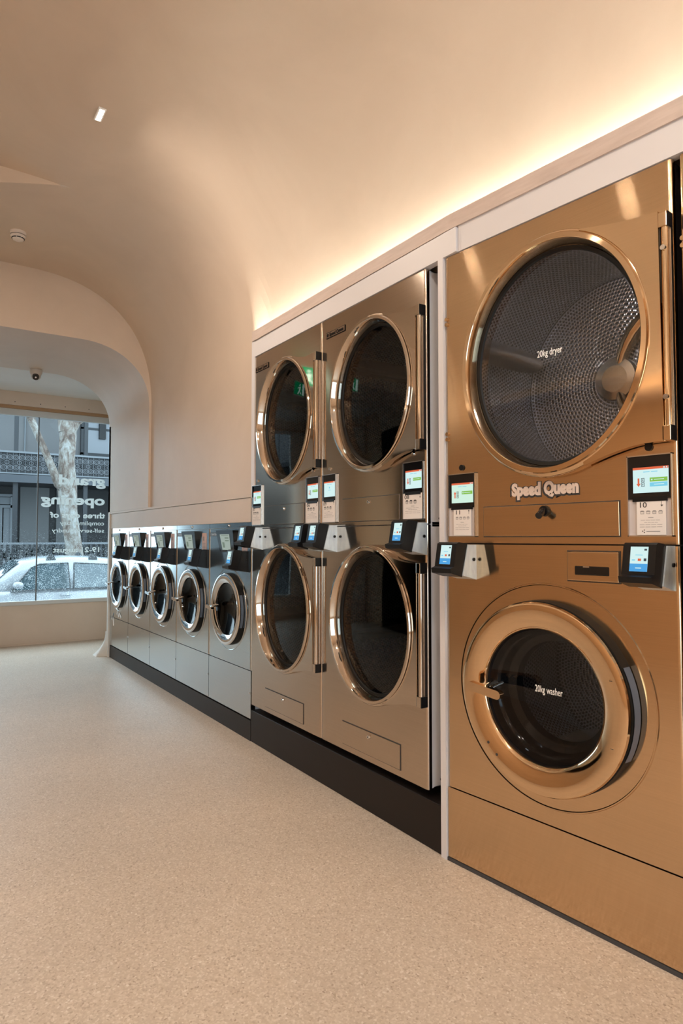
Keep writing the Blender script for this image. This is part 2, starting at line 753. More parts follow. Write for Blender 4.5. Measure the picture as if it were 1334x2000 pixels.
strip(rows, -9)
strip(rowsN, 3.70)
a, b2 = rows[-1], rowsN[0]
mb.add(a + b2, [[i, i + 1, n + i + 1, n + i] for i in range(n - 1) if a[i][0] < .77], M_PL, False)
mb.build('ceiling', kind='structure')

# bulkhead with the arched opening, and the lower tunnel vault behind it
inner = []
for i in range(33):
    t = PI / 2 * i / 32
    inner.append((1.2 + .60 * math.cos(t) ** (2 / 2.1), 2.5 + .515 * math.sin(t) ** (2 / 2.1)))
innerL = [(-1.6 - .60 * math.sin(PI / 2 * i / 16) ** (2 / 2.1), 2.5 + .515 * math.cos(PI / 2 * i / 16) ** (2 / 2.1)) for i in range(17)]
inn = [(1.80, 1.563), (1.80, 2.0)] + inner + [(x, 3.015) for x in (.8, .3, -.3, -.9)] + innerL + [(-2.2, 1.5), (-2.2, 0)]
mb = MB()
# bulkhead face: fan strip between the outer and the inner outline
outer = [(1.86, 1.563), (1.86, 2.0)] + [(x + .04 * max(0, (x - .75) / 1.07), z + .04 * (1 - max(0, (x - .75) / 1.07))) for x, z in VP] + [(x, 3.59) for x in (.3, -.3, -.9)] + leftp + [(-2.2, 1.5), (-2.2, 0)]


def resample(p, k):
    L = [0]
    for q, r in zip(p[:-1], p[1:]):
        L.append(L[-1] + math.hypot(q[0] - r[0], q[1] - r[1]))
    out = []
    for i in range(k):
        d = L[-1] * i / (k - 1)
        j = 0
        while j < len(L) - 2 and L[j + 1] < d:
            j += 1
        t = (d - L[j]) / (L[j + 1] - L[j] + 1e-9)
        out.append((p[j][0] + (p[j + 1][0] - p[j][0]) * t, p[j][1] + (p[j + 1][1] - p[j][1]) * t))
    return out


K = 160
A_ = resample(outer, K)
B_ = resample(inn, K)
mb.add([(x, 5.9, z) for x, z in A_] + [(x, 5.9, z) for x, z in B_], [[i, i + 1, K + i + 1, K + i] for i in range(K - 1)], M_PL, False)
mb.build('wall_bulkhead', kind='structure')
mb = MB()
NI = len(inn)
for y0, y1 in ((5.9, 6.4), (6.4, 6.9), (6.9, 7.33)):
    mb.add([(x, y0, z) for x, z in inn] + [(x, y1, z) for x, z in inn], [[i, i + 1, NI + i + 1, NI + i] for i in range(NI - 1)], M_PL, True)
# end face of the tunnel vault
mb.build('ceiling_tunnel', kind='structure')
# flat ceiling over the window bay and the far face of the tunnel end
mb = MB()
mb.box(-2.4, 2.9, 7.3301, 8.9, 3.03, 3.1, M_PLW)
mb.build('ceiling_bay', kind='structure')
# partition end that closes the machine run beside the window bay
mb = MB()
mb.box(1.80, 2.9, 7.262, 7.33, 0, 3.06, M_PLW)
mb.build('wall_partition', kind='structure')
# upper wall strip above the ledge board already part of the ceiling sweep; closing walls out of sight
mb = MB()
mb.box(2.9, 3.0, -3.2, 8.9, 0, 3.2, M_PL)
mb.build('wall_right', kind='structure')
mb = MB()
mb.box(-2.35, -2.2, -3.2, 8.9, 0, 4.2, M_PLO)
mb.build('wall_left', kind='structure')
mb = MB()
mb.box(-2.4, -1.7, -3.3, -3.2, 0, 4.3, M_PL)
mb.box(.9, 3.0, -3.3, -3.2, 0, 4.3, M_PL)
mb.box(-1.7, .9, -3.3, -3.2, 2.5, 4.3, M_PL)
mb.box(-1.7, .9, -3.3, -3.2, 0, .2, M_PL)
mb.build('wall_back', kind='structure')
mb = MB()  # unseen glazed opening, added for cool daylight fill and reflections
mb.box(-1.7, -1.64, -3.28, -3.22, .2, 2.5, M_FRAME)
mb.box(.84, .9, -3.28, -3.22, .2, 2.5, M_FRAME)
mb.box(-.43, -.37, -3.28, -3.22, .2, 2.5, M_FRAME)
mb.box(-1.64, .84, -3.28, -3.22, 2.44, 2.5, M_FRAME)
mb.box(-1.64, .84, -3.28, -3.22, .2, .26, M_FRAME)
w2_ = mb.build('added_back_window', kind='structure')
mb = MB()
mb.poly([(-1.64, -3.25, .26), (.84, -3.25, .26), (.84, -3.25, 2.44), (-1.64, -3.25, 2.44)], M_GL_WIN)
mb.build('pane', w2_)
mb = MB()  # unseen slab added over the vault to block sky light leaks
mb.box(-2.4, 3.0, -3.3, 8.9, 4.3, 4.4, M_PL)
mb.build('ceiling_leak_blocker', kind='structure')
# shelf-level deck above the machines (closes the cove from below)
mb = MB()
dk = [(1.93, 3.70), (1.93, 1.9), (1.93 + 5.1 * math.tan(BETA), -3.2), (2.9, -3.2), (2.9, 3.70)]
mb.add([(x, y, 2.544) for x, y in dk] + [(x, y, 2.556) for x, y in dk], [[0, 1, 2, 3, 4], [9, 8, 7, 6, 5]], M_WHITE)
mb.build('ceiling_deck', kind='structure')

# window wall
WY = 8.63
mb = MB()
mb.box(-2.4, 2.9, WY - .02, WY + .2, 0, .478, M_PL)
mb.build('wall_window', kind='structure')
mb = MB()
mb.box(2.35, 2.9, WY, WY + .2, .478, 3.03, M_PLW)
mb.box(-2.4, -1.35, WY, WY + .2, .478, 3.03, M_PLW)
mb.build('wall_window_sides', kind='structure')
mb = MB()
mb.box(-2.2, 2.9, WY - .10, WY + .1, 2.868, 3.03, M_PL)
mb.build('trim_1', kind='structure')
mb = MB()
mb.box(-2.2, 2.9, WY - .07, WY + .05, 2.832, 2.868, plain('raw_timber_edge', (.42, .25, .13), .6))
for k in range(16):
    mb.cyl((-1.8 + k * .28, WY - .072, 2.905), (-1.8 + k * .28, WY - .103, 2.905), .006, M_INK, n=8)
mb.build('trim_2', kind='structure')
wf = MB()
wf.box(-1.35, 2.35, WY - .03, WY + .03, 2.758, 2.832, M_FRAME)
wf.box(-1.35, 2.35, WY - .04, WY + .04, .478, .525, M_FRAME, .004)
wf.box(1.274, 1.288, WY - .008, WY + .008, .525, 2.758, M_RAIL)
wf.box(-1.35, -1.30, WY - .03, WY + .03, .525, 2.758, M_FRAME)
wf.box(2.30, 2.35, WY - .03, WY + .03, .525, 2.758, M_FRAME)
win = wf.build('window_1', kind='structure')
gp = MB()
gp.poly([(-1.30, WY, .525), (2.30, WY, .525), (2.30, WY, 2.758), (-1.30, WY, 2.758)], M_GL_RAIN)
pane = gp.build('pane', win)

# skirting line on window wall, plaster flare at partition foot
mb = MB()
mb.box(-2.2, 1.9, WY - .032, WY - .02, 0, .018, M_PL)
mb.build('baseboard_window', kind='structure')
mb = MB()
fl = []
for k in range(9):
    t = k / 8
    r = .012 + .14 * (1 - math.sin(t * PI / 2)) ** 1.3
    fl.append((t * .27, r))
for (z0, r0), (z1, r1) in zip(fl[:-1], fl[1:]):
    mb.add([(1.80 - r0 * .7, 7.33, z0), (1.80 - r0 * .7, 7.33 + r0, z0), (1.95, 7.33 + r0, z0), (1.80 - r1 * .7, 7.33, z1), (1.80 - r1 * .7, 7.33 + r1, z1), (1.95, 7.33 + r1, z1), (1.80, 7.30, z0), (1.80, 7.30, z1)],
           [(0, 1, 4, 3), (1, 2, 5, 4), (6, 0, 3, 7)], M_PLW, True)
mb.build('trim_3', kind='structure')

# fascia boards, light shelf and posts round the stacks
mb = MB()
mb.box(1.806, 1.84, 1.885, 3.72, 2.4375, 2.538, M_WHITE)
mb.build('trim_4', kind='structure')
mb = MB()


def bbox_B(mb, s0, s1, o0, o1, z0, z1, mat):
    c = [Bpt(s, o) for s in (s0, s1) for o in (o0, o1)]
    v = [(p.x, p.y, z) for z in (z0, z1) for p in c]
    mb.add(v, [(0, 1, 3, 2), (4, 6, 7, 5), (0, 4, 5, 1), (2, 3, 7, 6), (1, 5, 7, 3), (0, 2, 6, 4)], mat)


bbox_B(mb, .078, 3.2, -.03, .004, 2.4375, 2.541, M_WHITE)
mb.build('trim_5', kind='structure')


def shelf_piece(name, pa, pb):
    """light shelf: front lip and deck between two plan points (front line)"""
    mb = MB()
    d = (pb - pa).normalized()
    nrm = Vector((d.y, -d.x, 0))
    if nrm.x < 0:
        nrm = -nrm
    for (o0, o1, z0, z1) in ((0, .022, 2.541, 2.603), (.022, .16, 2.541, 2.560)):
        c = [pa + nrm * o0, pa + nrm * o1, pb + nrm * o0, pb + nrm * o1]
        v = [(p.x, p.y, z) for z in (z0, z1) for p in c]
        mb.add(v, [(0, 1, 3, 2), (4, 6, 7, 5), (0, 4, 5, 1), (2, 3, 7, 6), (1, 5, 7, 3), (0, 2, 6, 4)], M_SHELF)
    return mb, d, nrm


def shelf_mat():
    m, t, b = nt('whitewashed_board')
    f = noise(t, 1, 5, .6, objco(t, (60, 6, 60)))
    t.links.new(ramp(t, f, [(.3, (.58, .47, .42)), (.7, (.68, .57, .52))]), b.inputs['Base Color'])
    b.inputs['Roughness'].default_value = .55
    return m


M_SHELF = shelf_mat()
pA0 = Vector((1.798, 3.745, 0))
pA1 = Vector((1.798, 1.925, 0))
q0 = Bpt(.033, .012)
pA1 = Vector((q0.x, q0.y, 0))
pB1 = Bpt(5.0, .012)
for k, (a, b2) in enumerate(((pA0, pA1), (pA1, pB1))):
    mb, d, nrm = shelf_piece('trim', Vector((a.x, a.y, 0)), Vector((b2.x, b2.y, 0)))
    mb.build('trim_%d' % (6 + k), kind='structure')
    # LED strip lying on the shelf against the vault
    st = thing('led_strip', ['warm white LED strip glowing in the cove above the two steel dryer stacks', 'warm white LED strip glowing in the cove above the gold machines'][k], 'light strip', (a.x, a.y, 2.56))
    m2 = MB()
    L = (Vector((b2.x, b2.y, 0)) - Vector((a.x, a.y, 0))).length
    m2.M = Matrix.Rotation(math.atan2(d.y, d.x), 4, 'Z')
    sgn = 1 if (Matrix.Rotation(math.atan2(d.y, d.x), 4, 'Z') @ Vector((0, 1, 0))).dot(nrm) > 0 else -1
    y0, y1 = sorted((sgn * .050, sgn * .066))
    m2.box(.0, L, y0, y1, .0005, .004, M_WHITE)
    m2.build('backing', st)
    m3 = MB()
    m3.M = m2.M
    m3.box(.0, L, y0 + .002, y1 - .002, .0042, .010, M_LED)
    m3.build('light_strip', st)

# unseen left cove shelf and LED strip, added as a soft fill source
mb = MB()
mb.box(-2.02, -2.0, -3.2, 5.9, 2.541, 2.603, M_SHELF)
mb.box(-2.2, -2.02, -3.2, 5.9, 2.541, 2.56, M_SHELF)
mb.build('trim_20', kind='structure')
st = thing('led_strip', 'added warm white LED strip in an unseen left-wall cove, for soft fill', 'light strip', (-2.08, 1.3, 2.56))
m2 = MB()
m2.box(-.008, .008, -4.45, 4.55, .0005, .004, M_WHITE)
m2.build('backing', st)
m2 = MB()
m2.box(-.007, .007, -4.45, 4.55, .0042, .010, M_LED)
m2.build('light_strip', st)
mb = MB()
mb.box(1.806, 1.842, 1.9625, 1.992, 0, 2.4375, M_WHITE)
mb.build('trim_8', kind='structure')
mb = MB()
mb.box(1.806, 1.95, 3.72, 3.762, 1.54, 2.541, M_WHITE)
mb.build('trim_9', kind='structure')
# ledge board over the small washers
mb = MB()
mb.box(1.806, 1.83, 3.764, 7.262, 1.384, 1.538, M_PLW if False else M_PL)
mb.build('trim_10', kind='structure')
mb = MB()
mb.box(1.802, 1.83, 3.764, 7.262, 1.542, 1.562, M_PL)
mb.build('trim_11', kind='structure')
mb = MB()
mb.box(1.793, 1.812, 7.245, 7.262, 0, 1.54, M_PLW)
mb.build('trim_12', kind='structure')

# black plinths
mb = MB()
mb.box(1.814, 2.05, 3.768, 7.24, 0, .128, M_PLINTH)
tag(mb.build('plinth'), 'low dark plinth under the row of five small washers', 'plinth')
mb = MB()
mb.box(1.815, 2.05, 1.995, 3.765, 0, .196, M_PLINTH, .004)
tag(mb.build('plinth'), 'tall black plinth under the two steel dryer stacks', 'plinth')
mb = MB()
bbox_B(mb, 0, 1.95, -.012, .004, 0, .0135, plain('dark_sealant', (.05, .052, .06), .35))
mb.build('baseboard_right', kind='structure')


# ================================================================== MACHINE PARTS
def inner_glass(mb, cx, cz, a, b, y, mat, bulge=.0, n=72):
    v = [(cx, y - bulge, cz)]
    for k, f in ((1, .5), (2, .85), (3, 1.0)):
        for i in range(n):
            t = 2 * PI * i / n
            v.append((cx + a * f * math.cos(t), y - bulge * (1 - f * f), cz + b * f * math.sin(t)))
    fs = [[0, 1 + i, 1 + (i + 1) % n] for i in range(n)]
    for k in range(2):
        fs += [[1 + k * n + i, 1 + (k + 1) * n + i, 1 + (k + 1) * n + (i + 1) % n, 1 + k * n + (i + 1) % n] for i in range(n)]
    mb.add(v, fs, mat, True)


def screw(mb, x, y, z, r, mat):
    mb.cyl((x, y, z), (x, y - r * .45, z), r, mat, r1=r * .8, n=14)
    mb.box(x - r * .6, x + r * .6, y - r * .47, y - r * .4, z - r * .12, z + r * .12, M_INK)


def access_panel(parent, x0, x1, z0, z1, mat, lock='screw', rad=.006):
    mb = MB()
    mb.box(x0, x1, -.0015, .001, z0, z1, M_INK)  # dark rim drawn in as the panel's shadow gap
    mb.box(x0 + .003, x1 - .003, -.005, .001, z0 + .003, z1 - .003, mat, .0012)
    p = mb.build('access_panel', parent)
    m2 = MB()
    cx = (x0 + x1) / 2
    zz = z0 + (z1 - z0) * .78
    if lock == 'screw':
        m2.cyl((cx, -.004, zz), (cx, -.013, zz), .011, M_CHR, r1=.008, n=16)
        m2.cyl((cx, -.013, zz), (cx, -.0135, zz), .004, M_INK, n=10)
    else:
        m2.cyl((cx, -.004, zz), (cx, -.016, zz), .020, M_BLK, r1=.018, n=20)
        m2.cyl((cx, -.016, zz), (cx + .004, -.05, zz - .018), .012, M_BLKG, n=16)
    m2.build('lock', p, label='black cylinder lock' if lock != 'screw' else 'small chrome lock')


def bucket_icon(mb, x, y, z, w, mat):
    h = w * .8
    mb.prism([(x, z + h * .62), (x + w, z + h * .62), (x + w, z + h * .78), (x, z + h * .78)], y - .0003, y, mat)
    mb.prism([(x + w * .1, z + h * .80), (x + w * .9, z + h * .80), (x + w * .8, z + h), (x + w * .2, z + h)], y - .0003, y, mat)
    for q in (.0, 1.0):
        xx = x + w * (.08 + .74 * q)
        mb.prism([(xx, z + .1 * h), (xx + w * .08, z + .1 * h), (xx + w * .08 * (1 if q else 1), z + h * .6), (xx, z + h * .6)], y - .0003, y, mat)
    mb.prism([(x + w * .1, z), (x + w * .9, z), (x + w * .9, z + h * .1), (x + w * .1, z + h * .1)], y - .0003, y, mat)
    mb.prism([(x + w * .2, z + h * .3), (x + w * .8, z + h * .3), (x + w * .8, z + h * .36), (x + w * .2, z + h * .36)], y - .0003, y, mat)


def arrow(mb, x, z, h, up, y, mat, wd=.12):
    s = 1 if up else -1
    zc = z + h / 2
    e = h / 2
    mb.prism([(x - h * wd / 2, zc - e * s), (x + h * wd / 2, zc - e * s), (x + h * wd / 2, zc + e * .4 * s), (x - h * wd / 2, zc + e * .4 * s)][::s], y - .0003, y, mat)
    mb.prism([(x - h * .25, zc + e * .25 * s), (x + h * .25, zc + e * .25 * s), (x, zc + e * s)][::s], y - .0003, y, mat)


def display(parent, x0, x1, z0, z1, up, green=False, idle=False, two=False):
    """black touch display set in a thin metal frame (upper part) over a card bay"""
    w_ = x1 - x0
    zm = z0 + (z1 - z0) * .46
    mb = MB()
    t = .0035
    for (a, b2, c, d) in ((x0, x1, z1 - t, z1), (x0, x0 + t, z0, z1), (x1 - t, x1, z0, z1), (x0, x1, z0, z0 + t)):
        mb.box(a, b2, -.010, .001, c, d, M_WSTP)
    mb.box(x0 + t, x1 - t, -.006, .001, zm, z1 - t, M_BLKG)
    mb.box(x0 + t, x1 - t, -.002, .001, z0 + t, zm, plain_once('card_bay', (.62, .56, .55), .4))
    mb.box(x0 + w_ * .12, x1 - w_ * .12, -.0085, .001, zm - .008, zm + .006, M_BLK)
    f = mb.build('display_frame', parent)
    sx0, sx1 = x0 + w_ * .135, x1 - w_ * .08
    sz0 = zm + (z1 - zm) * .14
    sz1 = zm + (z1 - zm) * .72
    bgm = M_SCRG if green else M_SCR
    m2 = MB()
    y = -.0062
    m2.box(sx0, sx1, y - .0008, y, sz0, sz1, bgm)
    hh = sz1 - sz0
    ww = sx1 - sx0
    y -= .0008
    m2.box(sx0, sx1, y - .0003, y, sz1 - hh * .09, sz1, M_SRED)
    m2.box(sx1 - ww * .14, sx1 - ww * .09, y - .0005, y, sz1 - hh * .07, sz1 - hh * .03, M_SCR)
    m2.box(sx1 - ww * .06, sx1 - ww * .03, y - .0005, y, sz1 - hh * .07, sz1 - hh * .02, M_SCR)
    m2.box(sx0 + ww * .3, sx0 + ww * .48, y - .0003, y, sz1 - hh * .20, sz1 - hh * .17, M_SLBL)
    m2.box(sx0 + ww * .52, sx0 + ww * .7, y - .0003, y, sz1 - hh * .20, sz1 - hh * .17, M_SLBL)
    if not idle:
        arrow(m2, sx0 + ww * .16, sz0 + hh * .24, hh * .34, up, y, M_SRED, .2)
        for k in (0, 1):
            zc = sz0 + hh * (.24 + .18 * k)
            xa, xb = sx0 + ww * .24, sx0 + ww * .33
            for (a, b2, c, d) in ((xa, xb, zc, zc + hh * .02), (xa, xb, zc + hh * .14, zc + hh * .16), (xa, xa + ww * .015, zc, zc + hh * .16), (xb - ww * .015, xb, zc, zc + hh * .16), (xa + ww * .035, xb - ww * .035, zc + hh * .05, zc + hh * .11)):
                m2.box(a, b2, y - .0003, y, c, d, M_SDRK)
        m2.box(sx0 + ww * .48, sx0 + ww * .97, y - .0003, y, sz0 + hh * .42, sz0 + hh * .58, M_SGRN)
        m2.box(sx0 + ww * .60, sx0 + ww * .88, y - .0006, y, sz0 + hh * .49, sz0 + hh * .515, M_SCR)
        m2.box(sx0 + ww * .52, sx0 + ww * .56, y - .0006, y, sz0 + hh * .475, sz0 + hh * .53, M_SCR)
        if two:
            m2.box(sx0 + ww * .48, sx0 + ww * .97, y - .0003, y, sz0 + hh * .23, sz0 + hh * .39, M_SLBL)
            m2.box(sx0 + ww * .60, sx0 + ww * .88, y - .0006, y, sz0 + hh * .30, sz0 + hh * .325, M_SCR)
    else:
        m2.box(sx0 + ww * .46, sx0 + ww * .54, y - .0003, y, sz0 + hh * .55, sz0 + hh * .65, M_SLBL)
        m2.box(sx0 + ww * .38, sx0 + ww * .62, y - .0003, y, sz0 + hh * .42, sz0 + hh * .45, M_SLBL)
    m2.build('screen', f)
    return zm


_once = {}


def plain_once(name, *a):
    if name not in _once:
        _once[name] = plain(name, *a)
    return _once[name]


M_WSTP = plain('display_frame_metal', (.70, .66, .64), .25, 1)


def card(parent, x0, x1, z0, z1, num, up, icons=4, footer=False):
    mb = MB()
    mb.box(x0, x1, -.0075, -.006, z0, z1, M_PAPER)
    y = -.0075
    h = z1 - z0
    w_ = x1 - x0
    mb.text(num, M_INK, h * .22, (x0 + w_ * .06, y - .0002, z1 - h * .21), width=w_ * .24, off=.0002, ext=.0002)
    arrow(mb, x1 - w_ * .13, z1 - h * .20, h * .15, up, y, M_INK, .07)
    for k in range(icons):
        bucket_icon(mb, x0 + w_ * (.12 + .21 * k), y, z1 - h * .40, w_ * .15, M_GREYINK if (icons == 4 and k < 4) else M_INK)
    mb.box(x0 + w_ * .40, x0 + w_ * .58, y - .0003, y, z0 + h * .49, z0 + h * .505, M_GREYINK)
    for k, (a, b2) in enumerate(((.14, .82), (.26, .74), (.1, .9), (.1, .9))):
        zz = z0 + h * (.42 - .065 * k)
        nseg = 4
        for q in range(nseg):
            xa = a + (b2 - a) * q / nseg
            mb.box(x0 + w_ * xa, x0 + w_ * (xa + (b2 - a) / nseg * .86), y - .0003, y, zz, zz + h * .010, M_GREYINK)
    if footer:
        for (u, v_) in ((.2, .11), (.26, .14), (.26, .07)):
            mb.cyl((x0 + w_ * u, y, z0 + h * v_), (x0 + w_ * u, y - .0004, z0 + h * v_), w_ * .02, M_INK, n=10)
        mb.box(x0 + w_ * .33, x0 + w_ * .8, y - .0003, y, z0 + h * .095, z0 + h * .115, M_GREYINK)
    return mb.build('instruction_card', parent)


def reader(parent, s, z, silver=True, w_=.098, h=.137):
    """card reader: wedge bracket with a tilted black head; s is the bracket's right edge, z its bottom"""
    t = thing_part('card_reader', parent)
    bm_ = MB()
    M = M_GALV if silver else M_BLK
    x0, x1 = s - w_, s
    ot, ob = .048, .080
    # wedge bracket: side outline in (y,z)
    side = [(0, z), (-ob, z + .018), (-ot, z + h), (0, z + h)]
    v = [(x0, y, zz) for y, zz in side] + [(x1, y, zz) for y, zz in side]
    bm_.add(v, [(0, 1, 2, 3), (7, 6, 5, 4), (0, 4, 5, 1), (1, 5, 6, 2), (2, 6, 7, 3), (3, 7, 4, 0)], M)
    bm_.cyl((x1, -.018, z + h * .58), (x1 + .005, -.018, z + h * .58), .0065, M_BLK, n=14)
    bm_.build('bracket', t, label='silver wedge bracket' if silver else None)
    hd = MB()
    side = [(-ob, z + .012), (-ob - .062, z + .028), (-ob - .066, z + .046), (-ob - .046, z + .052), (-ot - .062, z + h + .004), (-ot - .050, z + h + .010), (-ot, z + h + .004)]
    side = [(a, b2) for a, b2 in side]
    k = len(side)
    e = .004
    v = [(x0 - e, y, zz) for y, zz in side] + [(x1 - e, y, zz) for y, zz in side]
    hd.add(v, [list(range(k)), list(range(2 * k - 1, k - 1, -1))] + [[i, k + i, k + (i + 1) % k, (i + 1) % k] for i in range(k)], M_BLK)
    hd.build('reader_head', t)
    # screen on the tilted face between side[3] and side[4]
    p, q = Vector((0, side[3][0], side[3][1])), Vector((0, side[4][0], side[4][1]))
    d = (q - p)
    nrm = Vector((0, -d.z, d.y)).normalized()
    if nrm.y > 0:
        nrm = -nrm
    sc = MB()

    def quad(u0, u1, a, b2, off, mat):
        P = [p + d * a + nrm * off, p + d * b2 + nrm * off]
        xa, xb = x0 - e + w_ * u0, x0 - e + w_ * u1
        sc.add([(xa, P[0].y, P[0].z), (xb, P[0].y, P[0].z), (xb, P[1].y, P[1].z), (xa, P[1].y, P[1].z)], [(0, 1, 2, 3)], mat)
    quad(.24, .78, .10, .93, .0010, M_SCR)
    quad(.24, .78, .10, .36, .0014, M_SBLU)
    quad(.48, .58, .45, .53, .0014, M_SRED)
    quad(.30, .40, .46, .50, .0014, M_SLBL)
    quad(.66, .74, .45, .54, .0014, M_SDRK)
    quad(.66, .74, .80, .86, .0014, M_SDRK)
    quad(.40, .62, .64, .66, .0014, M_SLBL)
    quad(.42, .60, .20, .23, .0018, M_SCR)
    sc.build('screen', t)
    return t


def thing_part(name, parent):
    o = bpy.data.objects.new(name, None)
    o.empty_display_size = .05
    COL.objects.link(o)
    o.parent = parent
    return o


def dryer_door(parent, cx, cz, a, b, tabs, hx, hz0, hz1, mat, matp, gmat, word=None, slot=False, knob_s=None):
    """elliptical porthole door with a curved hinge plate; rim ellipse (a,b)"""
    door = MB()
    R0 = .012
    rw = .019 if slot else .014
    prof = [(R0, 0), (R0, -.028), (R0 - .004, -.034), (-.001, -.037), (0, -.045), (-.003, -.050), (-rw, -.051), (-rw - .003, -.048), (-rw - .012, .006), (-rw - .018, .008)]
    door.lathe_y(cx, cz, a, b, prof, matp, 128)
    # plate
    th0 = math.atan2((tabs[0][1] - cz) / b, (tabs[0][0] - cx) / a)
    th1 = math.atan2((tabs[-1][1] - cz) / b, (tabs[-1][0] - cx) / a)
    arc = []
    for i in range(33):
        t = th1 + (th0 - th1) * i / 32
        arc.append((cx + (a + .004) * math.cos(t), cz + (b + .004) * math.sin(t)))

    def cr(pts, k=6):
        out = []
        for i in range(len(pts) - 1):
            p0 = pts[max(i - 1, 0)]
            p1, p2 = pts[i], pts[i + 1]
            p3 = pts[min(i + 2, len(pts) - 1)]
            for j in range(k):
                t = j / k
                out.append(tuple(.5 * (2 * p1[c] + (-p0[c] + p2[c]) * t + (2 * p0[c] - 5 * p1[c] + 4 * p2[c] - p3[c]) * t * t + (-p0[c] + 3 * p1[c] - 3 * p2[c] + p3[c]) * t ** 3) for c in (0, 1)))
        out.append(pts[-1])
        return out
    nt_ = len(tabs) // 2
    edge = cr(tabs[:nt_]) + cr(tabs[nt_:])
    outline = edge + arc
    door.prism(outline, -.038, -.010, mat)
    d = door.build('door', parent)
    g = MB()
    g.lathe_y(cx, cz, a, b, [(-rw - .013, .004), (-rw - .024, .006), (-rw - .028, .014)], M_RUB, 96)
    g.build('gasket', d)
    g = MB()
    inner_glass(g, cx, cz, a - rw - .018, b - rw - .018, .012, gmat, .012)
    gl = g.build('door_glass', d)
    h = MB()
    h.cyl((hx, -.024, hz0 + .045), (hx, -.024, hz1 - .045), .011, matp, n=20)
    for za, zb in ((hz0, hz0 + .045), (hz1 - .045, hz1)):
        h.box(hx - .014, hx + .011, -.038, .0, za, zb, matp, .002)
        h.box(hx + .010, hx + .0135, -.034, .0, za, zb, M_BLK)
    h.box(hx - .004, hx + .0135, -.014, .0, hz0 + .045, hz1 - .045, M_WSTP)
    if slot:
        h.box(hx - .024, hx - .012, -.030, -.0, hz0 + .045, hz1 - .045, M_INK)
        for zz in (hz0 + .13, hz1 - .11):
            h.cyl((hx, -.030, zz), (hx, -.042, zz), .008, M_CHR, n=12)
    h.build('hinge', d)
    # small chrome screws on the plate's corner
    if word:
        t_ = MB()
        t_.text(word, M_LABELW, .034, (cx - .055, -.0025, cz + .006), width=.100, off=.0002, ext=.0002)
        t_.build('lettering', d, label='white printed words %s' % word)
    return d


def drum(parent, cx, cz, r, y0, depth, mside, mback, ribs=True, rot=.4):
    mb = MB()
    mb.lathe_y(cx, cz, r, r, [(0, y0), (0, y0 + depth)], mside, 96, uvm=True)
    mb.lathe_y(cx, cz, r, r, [(0, y0 + depth), (-r * .80, y0 + depth + .0)], mback, 96, uvm=True)
    mb.lathe_y(cx, cz, r * .20, r * .20, [(0, y0 + depth - .004), (0, y0 + depth - .03), (-.03, y0 + depth - .035)], M_DRUM, 48, cap1=True)
    d = mb.build('drum', parent)
    if ribs:
        for k in range(3):
            t = rot + 2 * PI * k / 3
            m2 = MB()
            ca, sa = math.cos(t), math.sin(t)
            tx, tz = -sa, ca
            secs = []
            for (u, hgt, wd) in ((0, .06, .045), (.25, .085, .05), (.7, .085, .05), (1.0, .05, .04)):
                yy = y0 + depth * (.03 + .95 * u)
                row = []
                for (w0, hh) in ((-1, 0), (-.55, .62), (-.2, .95), (.2, .95), (.55, .62), (1, 0)):
                    rr = r - hh * hgt * (r / .4)
                    row.append((cx + ca * rr + tx * w0 * wd, yy, cz + sa * rr + tz * w0 * wd))
                secs.append(row)
            v = [p for row in secs for p in row]
            fs = [[j * 6 + i, j * 6 + i + 1, (j + 1) * 6 + i + 1, (j + 1) * 6 + i] for j in range(3) for i in range(5)]
            fs.append([0, 1, 2, 3, 4, 5])
            m2.add(v, fs, M_DRUM, True)
            m2.build('drum_rib', d)
    return d


